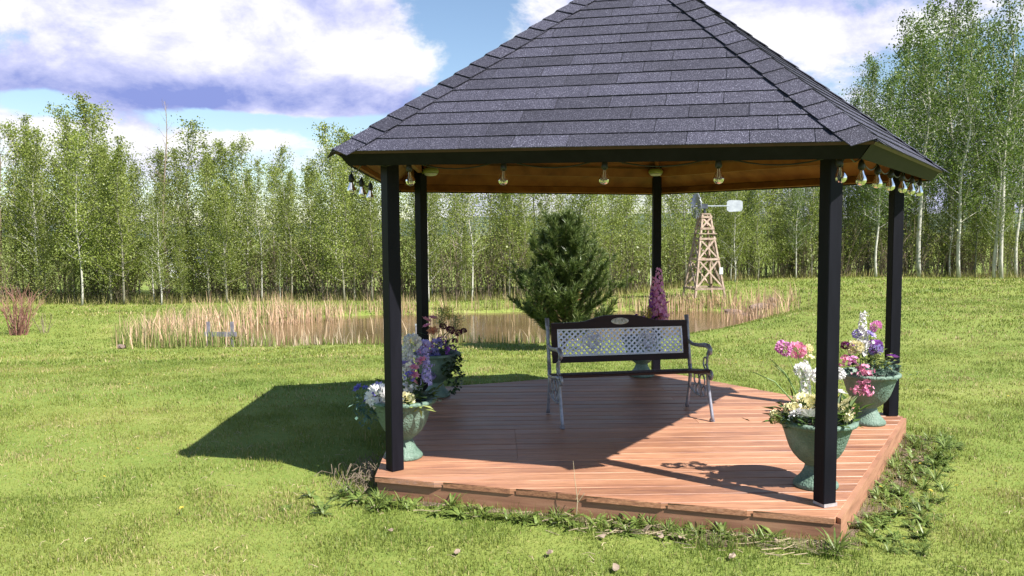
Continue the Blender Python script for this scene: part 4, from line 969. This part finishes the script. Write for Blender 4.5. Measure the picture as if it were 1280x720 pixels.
# ------------------------------------------------------------------ windmill
def windmill(x, y, s, rz):
    t = empty('garden_windmill', (x, y, gz(x, y)-.02), rz, 'small timber-tower garden windmill with grey metal fan and tail vane', 'windmill'); t.scale = (s, s, s)
    b, tp, Ht = .46, .12, 2.42
    cs = [(-1, -1), (1, -1), (1, 1), (-1, 1)]
    def leg(c, z): k_ = z/Ht; r = b+(tp-b)*k_; return Vector((c[0]*r, c[1]*r, z))
    for c in cs: m_ = MB(); m_.bar(leg(c, 0), leg(c, Ht), .055, .055, (1, .2, 0)); m_.build('leg', M['wm_wood'], t)
    lv = [.26, 1.12, 1.72, 2.02, 2.36]
    for z in lv:
        for i in range(4):
            m_ = MB(); o_ = Vector(((0, -.035, 0), (.035, 0, 0), (0, .035, 0), (-.035, 0, 0))[i]); e_ = (leg(cs[(i+1) % 4], z)-leg(cs[i], z)).normalized()*.04; m_.bar(leg(cs[i], z)+o_-e_, leg(cs[(i+1) % 4], z)+o_+e_, .02, .06); m_.build('rail', M['wm_wood'], t)
    for z0_, z1_ in ((.28, 1.10), (1.14, 1.70), (2.04, 2.34)):
        for i in range(4):
            for fl in (0, 1):
                a = cs[i]; c = cs[(i+1) % 4]; a, c = (a, c) if fl else (c, a); o_ = Vector(((0, -.012-.016*fl, 0), (.012+.016*fl, 0, 0), (0, .012+.016*fl, 0), (-.012-.016*fl, 0, 0))[i]); m_ = MB(); m_.bar(leg(a, z0_)+o_, leg(c, z1_)+o_, .014, .05, (.3, .3, 1)); m_.build('brace', M['wm_wood'], t)
    m_ = MB(); m_.box((0, 0, 1.87), (.56, .56, .03)); m_.build('platform', M['wm_wood'], t)
    m_ = MB(); m_.box((0, 0, Ht+.03), (.28, .28, .04)); m_.build('cap', M['wm_wood'], t)
    m_ = MB(); m_.tube([(0, 0, Ht+.05), (0, 0, Ht+.22)], .035, 10); m_.box((-.06, 0, Ht+.26), (.26, .14, .14)); m_.build('gearbox', M['darkmetal'], t)
    hub = Vector((-.26, 0, Ht+.26)); wr = .37
    m_ = MB(); m_.tube([hub+Vector((.16, 0, 0)), hub+Vector((-.05, 0, 0))], .03, 10); wh = m_.build('hub', M['darkmetal'], t)
    for r_ in (wr*.98, wr*.55):
        m_ = MB(); m_.tube([hub+Vector((0, r_*math.cos(a), r_*math.sin(a))) for a in np.linspace(0, 2*math.pi, 33)], .008, 5, False); m_.build('ring', M['galv'], t)
    for k_ in range(16):
        a = 2*math.pi*k_/16; d = Vector((0, math.cos(a), math.sin(a))); s_ = Vector((0, -math.sin(a), math.cos(a))); m_ = MB(); ax = Vector((1, 0, 0)); q = (s_*.8+ax*.6); nn = d.cross(q).normalized()*.003
        p = [hub+d*.10-q*.022, hub+d*.10+q*.022, hub+d*wr+q*.062, hub+d*wr-q*.062]; m_.hexa([v_-nn for v_ in p], [v_+nn for v_ in p]); m_.build('blade', M['fan'], t)
    m_ = MB(); m_.bar((0, 0, Ht+.27), (.78, 0, Ht+.27), .03, .03); m_.build('tail_boom', M['galv'], t)
    m_ = MB(); pl = [(.70, -.13), (.78, -.18), (1.16, -.16), (1.20, -.10), (1.20, .12), (1.14, .16), (.78, .17), (.70, .12)]; m_.hexa([(p, -.006, Ht+.27+q) for p, q in pl], [(p, .006, Ht+.27+q) for p, q in pl]); m_.build('tail_vane', M['galv'], t)
    m_ = MB(); m_.box((.36, -.40, .78), (.11, .02, .20)); m_.build('sign_plate', M['whiteplastic'], t)
    return t
windmill(6.05, 25.2, 1.06, R(10))

# ------------------------------------------------------------------ reeds round the pond (beyond counting)
def blades(P, H, W, lean, colr, g, seg=2, bend=.35):
    """P (n,3) roots -> thin tapering blades of seg quads + tip; returns V, F(tri), C"""
    n = len(P); a = g.uniform(0, 2*np.pi, n); d = np.stack([np.cos(a), np.sin(a), np.zeros(n)], 1); b = a+np.pi/2+g.normal(0, .5, n); s = np.stack([np.cos(b), np.sin(b), np.zeros(n)], 1)*W[:, None]*.5
    up = np.array([0, 0, 1.0]); L = lean[:, None]
    if seg == 1:
        V = np.stack([P-s, P+s, P+up*H[:, None]+d*L*H[:, None]], 1); F = np.arange(n*3).reshape(-1, 3); return V.reshape(-1, 3), F, np.repeat(colr, 3, 0)
    m = P+up*(H*.55)[:, None]+d*L*(H*.30)[:, None]; tp = P+up*(H*(1-.12*lean))[:, None]+d*L*H[:, None]
    V = np.stack([P-s, P+s, m+s*.75, m-s*.75, tp], 1).reshape(-1, 3); o = np.arange(n)[:, None]*5
    F = np.concatenate([o+np.array([[0, 1, 2]]), o+np.array([[0, 2, 3]]), o+np.array([[3, 2, 4]])], 0); return V, F, np.repeat(colr, 5, 0)
def lerpc(a, b, t): return np.concatenate([np.array(a)[None]*(1-t)[:, None]+np.array(b)[None]*t[:, None], np.ones((len(t), 1))], 1)
g = np.random.default_rng(77)
def along(n, i0, i1, off0, off1):          # random points near the pond outline between two corner numbers
    t = g.uniform(i0, i1, n); k0 = np.floor(t).astype(int) % len(POND); k1 = (k0+1) % len(POND); f = (t-np.floor(t))[:, None]
    p = POND[k0]*(1-f)+POND[k1]*f; c = np.array([-.5, 20.3]); d = p-c; d /= np.linalg.norm(d, axis=1)[:, None]; return p+d*g.uniform(off0, off1, n)[:, None]
RP, RH, RC = [], [], []
def reedset(P, h0, h1, ca, cb):
    n = len(P); z = np.maximum(ground(P[:, 0], P[:, 1]), WATER-.02); RP.append(np.column_stack([P, z])); RH.append(g.uniform(h0, h1, n)*g.uniform(.75, 1.1, n)); RC.append(lerpc(ca, cb, g.uniform(0, 1, n)))
STR = ((.62, .44, .30), (.42, .27, .15))
def clumped(P, s, fac):
    c = P[g.integers(0, max(1, len(P)//fac), len(P))]+g.normal(0, .12, P.shape); return c+g.normal(0, s, P.shape)
reedset(clumped(along(900, 10.6, 17.2, -.3, .4), .14, 12), .28, .62, (.66, .50, .34), (.44, .29, .16))     # far bank
reedset(along(700, 10.6, 17.2, -.1, .9), .3, .6, (.30, .27, .10), (.16, .19, .05))
reedset(clumped(along(1250, 17.0, 21.3, -1.2, .6), .2, 12), .4, .85, (.70, .50, .36), (.46, .30, .17))    # left end
reedset(along(1500, 17.0, 22.0, -.7, .9), .3, .62, (.28, .30, .10), (.14, .19, .05))
reedset(clumped(along(620, 8.2, 11.5, -.6, 1.0), .30, 10), .3, .75, (.68, .46, .33), (.44, .29, .17))     # right end
reedset(clumped(along(260, 21.0, 26.4, -.35, .05), .12, 8), .15, .5, (.72, .60, .46), (.52, .40, .26))   # near edge, standing in the water
reedset(along(700, 20.6, 26.8, -.25, .2), .12, .32, (.26, .32, .09), (.14, .20, .04))
xx_ = g.uniform(-6.5, .5, 60); reedset(np.column_stack([xx_, g.uniform(17.1, 20.5, 60)]), .2, .7, (.66, .52, .36), (.46, .34, .2))
P = np.concatenate(RP); Hh = np.concatenate(RH); Cc = np.concatenate(RC); n = len(P)
V, F, C = blades(P, Hh, g.uniform(.010, .022, n), np.abs(g.normal(.14, .26, n)), Cc, g)
o = inst('cattail_reeds', np_mesh('cattail_reeds', V, F, M['reed'], C)); kind(o, 'stuff'); tag(o, 'dry straw-coloured reeds fringing the pond', 'reeds')
# taller seed heads above the far reeds
Pf = along(40, 10.5, 17.5, -.1, .6); n = len(Pf)
V, F, C = blades(np.column_stack([Pf, ground(Pf[:, 0], Pf[:, 1])]), g.uniform(.7, 1.15, n), np.full(n, .012), np.abs(g.normal(0, .1, n)), lerpc((.5, .38, .24), (.36, .25, .15), g.uniform(0, 1, n)), g)
o = inst('tall_reeds', np_mesh('tall_reeds', V, F, M['reed'], C)); kind(o, 'stuff'); tag(o, 'taller thin reed stalks on the far bank', 'reeds')

# ------------------------------------------------------------------ lawn grass blades
dk = [(x+CX, y+CY) for x, y in deck_xy]
def in_deck(x, y, grow=.0):
    ins_ = np.ones(x.shape, bool)
    for i in range(5):
        a = dk[i]; b = dk[(i+1) % 5]; L_ = math.hypot(b[0]-a[0], b[1]-a[1]); ins_ &= ((b[0]-a[0])*(y-a[1])-(b[1]-a[1])*(x-a[0]))/L_ > -grow
    return ins_
def pn(x, y, s, ph): # cheap smooth patch noise in 0..1
    r = np.zeros(x.shape)
    for k in range(5):
        a = ph+k*1.9; r += np.sin((x*math.cos(a)+y*math.sin(a))*s*(1+.37*k)+ph*3+k*2.1)
    return np.clip(.5+r/6, 0, 1)
VV, FF, CC = [], [], []; base_i = 0
def lawn_zone(y0, y1, dens, h0, h1, w0, w1, seg):
    global base_i
    area = .5*(y1*y1-y0*y0)*1.80+(y1-y0)*2.0; n = int(area*dens)
    y = np.sqrt(g.uniform(y0*y0, y1*y1, n)); x = g.uniform(-1, 1, n)*(.90*y+1.0)
    pt = pn(x, y, 1.5, .7); pt2 = pn(x, y, 5.5, 2.3); stripe = .5+.5*np.sin((y*.92+x*.16)*1.9+1.2*np.sin(x*.3))
    strip = in_deck(x, y, .05+.16*pt2)
    keep = ~in_deck(x, y, -.01) & ~(strip & (g.uniform(0, 1, n) < .6)) & (pond_sd(x, y) > .02) & (g.uniform(0, 1, n) < .45+.6*pt*.7+.4*pt2)
    x, y, pt, pt2, stripe = [q[keep] for q in (x, y, pt, pt2, stripe)]; n = len(x)
    P = np.column_stack([x, y, ground(x, y)-.004]); H = g.uniform(h0, h1, n)*(.6+.7*pt2)
    edge = in_deck(x, y, .07+.22*pt2); H = np.where(edge, H*g.uniform(1.2, 2.8, n), H)
    t = np.clip(.48*pt+.28*pt2+.30*stripe+g.normal(0, .14, n)-.04, 0, 1)
    dry = g.uniform(0, 1, n) < (.06+.75*np.clip(.54-pt, 0, 1)*(.3+1.1*pt2))
    C = lerpc((.290, .300, .066), (.130, .190, .032), t); Cd = lerpc((.46, .37, .19), (.36, .31, .13), g.uniform(0, 1, n)); C[dry] = Cd[dry]
    C[:, :3] *= g.uniform(.75, 1.2, (n, 1))
    V, F, C = blades(P, H, g.uniform(w0, w1, n), np.abs(g.normal(.35, .35, n)), C, g, seg)
    VV.append(V); FF.append(F+base_i); CC.append(C); base_i += len(V)
lawn_zone(3.0, 5.2, 9500, .014, .036, .0025, .005, 2)
lawn_zone(5.2, 8.0, 4600, .015, .036, .004, .008, 1)
lawn_zone(8.0, 13.0, 1700, .018, .040, .007, .013, 1)
lawn_zone(13.0, 22.0, 450, .025, .055, .014, .026, 1)
lawn_zone(22.0, 33.0, 150, .035, .08, .025, .045, 1)
o = inst('grass', np_mesh('grass', np.concatenate(VV), np.concatenate(FF), M['blade'], np.concatenate(CC))); kind(o, 'stuff'); tag(o, 'short mown lawn grass with dry patches', 'grass')
# rough uncut grass along the foot of the trees and the far bank
n = 9000; x = g.uniform(-21, 23, n); yb_ = np.where(x < 3, 26.6, np.where(x < 9.5, 26.7+(x-3)*.62, 30.7)); y = yb_+np.abs(g.normal(0, 1.2, n))
V, F, C = blades(np.column_stack([x, y, ground(x, y)]), g.uniform(.12, .42, n), g.uniform(.015, .03, n), np.abs(g.normal(.2, .25, n)), lerpc((.24, .27, .06), (.46, .38, .19), g.uniform(0, 1, n)**1.2), g, 1)
o = inst('rough_grass', np_mesh('rough_grass', V, F, M['blade'], C)); kind(o, 'stuff'); tag(o, 'taller uncut grass along the foot of the trees', 'grass')

# ------------------------------------------------------------------ weeds along the deck, dandelions, dry leaves, straw
def weed_mesh(seed, ln, n, wd, mk_='weed', up=.5):
    gg = random.Random(seed); mb = MB()
    for j in range(n):
        a = gg.uniform(0, 6.28); o_ = Vector((math.cos(a), math.sin(a), 0)); L = ln*gg.uniform(.5, 1.1); s = Vector((-o_.y, o_.x, 0)); e_ = gg.uniform(.3, 1.0)*up; prev_ = None; K = 5
        for k_ in range(K+1):
            tt = k_/K; c = o_*(L*tt)+Vector((0, 0, L*(e_*tt-.55*tt*tt)+.004)); w_ = wd*(.25+.9*math.sin(math.pi*min(1, .08+.86*tt)))*(1+.5*(k_ % 2))*.5
            row = [c-s*w_, c+s*w_]
            if prev_: mb.add(prev_+row, [(0, 1, 3, 2)])
            prev_ = row
    return mb.mesh('weed_leaves', M[mk_])
wm_ = [weed_mesh(1, .10, 16, .020), weed_mesh(2, .12, 18, .016, up=1.1), weed_mesh(3, .08, 22, .014, up=.8), weed_mesh(4, .14, 14, .020, up=1.3), weed_mesh(5, .13, 30, .009, up=1.7)]
rw = random.Random(9)
A0, A1, A2 = Vector(dk[0]), Vector(dk[1]), Vector(dk[2])
def edgepts(a, b, n, o0, o1):
    t = (b-a).normalized(); nn = Vector((t.y, -t.x)); return [a+(b-a)*rw.uniform(0, 1)+nn*(rw.uniform(o0, o1)) for _ in range(n)]
for p in edgepts(A0, A1, 120, .03, .20): o = inst('weed_plant', rw.choice(wm_), None, (p.x, p.y, gz(p.x, p.y)), (0, 0, rw.uniform(0, 6)), rw.uniform(.35, .85)); tag(o, 'green broadleaf weed growing along the front of the deck', 'weed', 'weeds along the front of the deck')
for p in edgepts(A1, A2, 190, .03, .40): o = inst('weed_plant', rw.choice(wm_), None, (p.x, p.y, gz(p.x, p.y)), (0, 0, rw.uniform(0, 6)), rw.uniform(.35, .75)); tag(o, 'green broadleaf weed growing along the right side of the deck', 'weed', 'weeds along the right side of the deck')
for _ in range(16):
    a = rw.uniform(0, 6.28); p = Vector((-1.02+rw.gauss(0, .14), 5.08+rw.gauss(0, .13)))
    if in_deck(np.array([p.x]), np.array([p.y]), .03)[0]: continue
    o = inst('weed_plant', rw.choice(wm_), None, (p.x, p.y, gz(p.x, p.y)), (0, 0, a), rw.uniform(.5, .9)); tag(o, 'green broadleaf weed clumped at the front left corner of the deck', 'weed', 'weeds at the front left corner of the deck')
dl = MB()
for j in range(26): a = j*2.4; petal(dl, (0, 0, 0), (math.cos(a), math.sin(a), .2+.5*(j/26)), (0, 0, 1), .016*(1-.4*j/26), .005, .1)
dl_me = dl.mesh('flower_head', M['p_yellow']); dst = MB(); dst.tube([(0, 0, -.06), (.002, 0, 0)], .0015, 5); dst_me = dst.mesh('stalk', M['stem'])
for k_ in range(46):
    y = rw.uniform(4.6, 13.5); x = rw.uniform(1.5, .66*y) if k_ > 12 else rw.uniform(-.6*y, -.1*y)
    if k_ < 5: x, y = [(2.66, 5.0), (2.35, 4.68), (2.9, 5.6), (3.2, 5.2), (2.1, 4.2)][k_]
    if in_deck(np.array([x]), np.array([y]), .05)[0]: continue
    t = empty('dandelion', (x, y, gz(x, y)+.05), rw.uniform(0, 6), 'yellow dandelion in the short lawn grass', 'flower', 'dandelions in the lawn'); s = rw.uniform(.8, 1.3); t.scale = (s, s, 1); inst('flower_head', dl_me, t, (0, 0, 0), (rw.uniform(-.4, .4), rw.uniform(-.4, .4), 0)); inst('stalk', dst_me, t)
dv = []
for k_ in range(3):
    gg = random.Random(k_+60); mb = MB(); n_ = 10; rg = [(math.cos(2*math.pi*j/n_)*.035*(1+gg.uniform(-.3, .2)), math.sin(2*math.pi*j/n_)*.024*(1+gg.uniform(-.3, .25)), .006+gg.uniform(0, .016)) for j in range(n_)]
    mb.hexa([(a, b, c) for a, b, c in rg], [(a, b, c+.0015) for a, b, c in rg]); dv.append(mb.mesh('dry_leaf', M['dryleaf']))
spots = [(.03, .22), (.16, .10), (.42, .17), (.55, .30), (.63, .12), (.70, .20), (.78, .10), (.83, .07), (.88, .12), (.91, .16), (.95, .10), (.975, .13), (1.0, .07), (.47, .62), (.60, .70), (.30, .75), (.13, .55), (.80, .38), (.72, .14), (.66, .2)]
tE = (A1-A0).normalized(); nE = Vector((tE.y, -tE.x))
for (f, d) in spots:
    p = A0+(A1-A0)*f+nE*d; o = inst('dry_leaf', rw.choice(dv), None, (p.x, p.y, gz(p.x, p.y)+.018), (rw.uniform(-.5, .5), rw.uniform(-.5, .5), rw.uniform(0, 6)), rw.uniform(.35, .85)); tag(o, 'pale curled dry leaf on the grass in front of the deck', 'leaf', 'dry leaves in front of the deck')
# bare soil along the front and right sides of the deck
M['dirt'] = nmat('garden_soil', [(.3, (.07, .048, .03)), (.6, (.15, .105, .07)), (.75, (.30, .23, .15))], 22, .95, bmp=.8, bd=.02)
for (a_, b_) in ((A0, A1), (A1, A2)):
    V = []; t_ = (b_-a_).normalized(); nn = Vector((t_.y, -t_.x)); K = 60; gg = random.Random(int(a_.x*100)+5); ww = .13
    for k_ in range(K+1):
        p = a_+(b_-a_)*(k_/K)-nn*.02; ww = min(.24, max(.04, ww+gg.uniform(-.045, .045)))
        for f in (0, .5, 1): q = p+nn*(ww+.02)*f; V.append((q.x, q.y, gz(q.x, q.y)+.008-.006*f*f))
    mb = MB(); mb.add(V, [(k_*3+j, k_*3+j+1, k_*3+j+4, k_*3+j+3) for k_ in range(K) for j in range(2)]); mb.f = [f[::-1] for f in mb.f]; kind(mb.build('soil_strip', M['dirt'], smooth=True), 'structure')
# straw and dead stalks
mb = MB()
for _ in range(150):
    f = rw.choice([rw.gauss(.72, .09), rw.gauss(.55, .05), rw.gauss(.9, .06), rw.uniform(.1, 1)]); d = abs(rw.gauss(.12, .07))+.03; p = A0+(A1-A0)*f+nE*d; a = rw.uniform(-.7, .7)+math.atan2(tE.y, tE.x); L = rw.uniform(.04, .13); z = gz(p.x, p.y)+rw.uniform(.008, .03); mb.tube([(p.x, p.y, z), (p.x+L*math.cos(a), p.y+L*math.sin(a), z+rw.uniform(-.006, .02))], .0022, 4)
for _ in range(520):
    y = math.sqrt(rw.uniform(9.5, 50)); x = rw.uniform(-.75, .75)*y
    if in_deck(np.array([x]), np.array([y]), .04)[0] or rw.random() > .25+.9*(1-float(pn(np.array([x]), np.array([y]), 1.5, .7)[0])): continue
    a = rw.uniform(0, 6.28); L = rw.uniform(.02, .075); z = gz(x, y)+rw.uniform(.012, .028); mb.tube([(x, y, z), (x+L*.5*math.cos(a), y+L*.5*math.sin(a), z+.006), (x+L*math.cos(a+.2), y+L*math.sin(a+.2), z-.004)], .0017, 3)
o = mb.build('straw', M['straw']); kind(o, 'stuff'); tag(o, 'scattered dead straw lying on the lawn and along the deck', 'straw')
mb = MB()
for _ in range(130):
    p = Vector((-.99+rw.gauss(0, .09), 5.42+rw.gauss(0, .16))); 
    if p.x > -.915: p.x = -.93-abs(rw.gauss(0, .06))
    a = rw.uniform(0, 6.28); L = rw.uniform(.06, .22); z = gz(p.x, p.y)+rw.uniform(.0, .10); mb.tube([(p.x, p.y, z), (p.x+L*.5*math.cos(a)*.5-.02, p.y+L*.5*math.sin(a), z+rw.uniform(.02, .06)), (p.x+L*math.cos(a)*.4-.03, p.y+L*math.sin(a), z+rw.uniform(-.02, .05))], .0022, 4)
o = mb.build('dead_brush', M['bark_brown']); kind(o, 'stuff'); tag(o, 'tangle of dead brown stems against the left side of the deck', 'dead plants')
p = A0+(A1-A0)*.475+nE*.05
t = empty('dead_stalk', (p.x, p.y, gz(p.x, p.y)), 0, 'single tall dead stalk standing in front of the deck', 'dead plant')
mb = MB(); mb.tube([(0, 0, 0), (.01, 0, .12), (-.005, .0, .24), (-.015, .01, .36)], [.004, .003, .002, .001], 5); mb.tube([(.005, 0, .1), (.05, -.01, .17)], .002, 4); mb.tube([(0, 0, .02), (-.07, -.02, .06)], .0025, 4); mb.tube([(0, 0, .13), (.03, .0, .20)], .002, 4); mb.build('stalk', M['straw'], t)

# ------------------------------------------------------------------ small things by the pond
t = empty('wooden_rail', (-6.2, 16.95, gz(-6.2, 16.95)-.10), R(-4), 'grey weathered rail on short posts standing in the reeds', 'rail')
for xx in (-.28, .24): mb = MB(); mb.box((xx, 0, .36), (.06, .05, .80)); mb.build('post', M['greywood'], t)
mb = MB(); mb.box((0, -.038, .50), (.70, .022, .10)); mb.build('rail', M['greywood'], t)
def rock(seed, s):
    gg = np.random.default_rng(seed); import bmesh
    bm = bmesh.new(); bmesh.ops.create_icosphere(bm, subdivisions=2, radius=1)
    ph = gg.uniform(0, 6, 6)
    for v_ in bm.verts: c = v_.co; f = 1+.18*math.sin(3*c.x+ph[0])+.15*math.sin(4*c.y+ph[1])+.14*math.sin(3.5*c.z+ph[2]); v_.co = Vector((c.x*f*1.2, c.y*f, c.z*f*.62))*s
    me = bpy.data.meshes.new('rock'); bm.to_mesh(me); bm.free(); me.materials.append(M['stone']); return me
rks = [rock(k_, 1) for k_ in range(4)]
for (x, y, s) in ((6.3, 22.5, .26), (6.75, 22.9, .2), (7.2, 23.3, .24), (6.0, 22.0, .17), (5.6, 21.4, .2), (7.5, 23.0, .15), (7.0, 22.5, .13), (5.3, 20.8, .16), (6.6, 23.7, .2), (7.7, 23.6, .18), (5.9, 21.2, .12)):
    o = inst('rock', rw.choice(rks), None, (x, y, gz(x, y)+s*.2), (0, 0, rw.uniform(0, 6)), s); tag(o, 'brown stone on the bank at the right end of the pond', 'rock', 'stones at the right end of the pond')
t = empty('marker_post', (-1.93, 16.2, gz(-1.93, 16.2)-.05), .2, 'short pale grey marker post at the near edge of the pond', 'post')
mb = MB(); mb.box((0, 0, .22), (.085, .05, .54)); mb.build('stake', M['greywood'], t); mb = MB(); mb.box((0, 0, .50), (.10, .062, .03)); mb.build('cap', M['galv'], t)
o = inst('rock', rks[1], None, (-8.15, 16.6, gz(-8.15, 16.6)+.03), (0, 0, 1), (.07, .07, .11)); tag(o, 'small pale stone alone on the lawn left of the reeds', 'rock')
# white farm shed glimpsed far behind the aspens
t = empty('farm_shed', (-36, 90, gz(-36, 90)-.1), .2, 'small white farm shed far off behind the aspen belt', 'shed')
mb = MB(); mb.hexa([(-2.2, -1.5, 0), (2.2, -1.5, 0), (2.2, 1.5, 0), (-2.2, 1.5, 0)], [(-2.2, -1.5, 2.3), (2.2, -1.5, 2.3), (2.2, 1.5, 2.3), (-2.2, 1.5, 2.3)]); mb.build('wall', M['whiteplastic'], t)
mb = MB(); mb.hexa([(-2.4, -1.75, 2.305), (2.4, -1.75, 2.305), (2.4, 0, 3.2), (-2.4, 0, 3.2)], [(-2.4, -1.75, 2.40), (2.4, -1.75, 2.40), (2.4, 0, 3.3), (-2.4, 0, 3.3)]); mb.hexa([(-2.4, .003, 3.2), (2.4, .003, 3.2), (2.4, 1.75, 2.305), (-2.4, 1.75, 2.305)], [(-2.4, .003, 3.3), (2.4, .003, 3.3), (2.4, 1.75, 2.40), (-2.4, 1.75, 2.40)]); mb.build('roof', M['galv'], t)
mb = MB(); mb.box((.2, -1.52, 1.0), (1.4, .05, 2.0)); mb.build('door', M['greywood'], t)
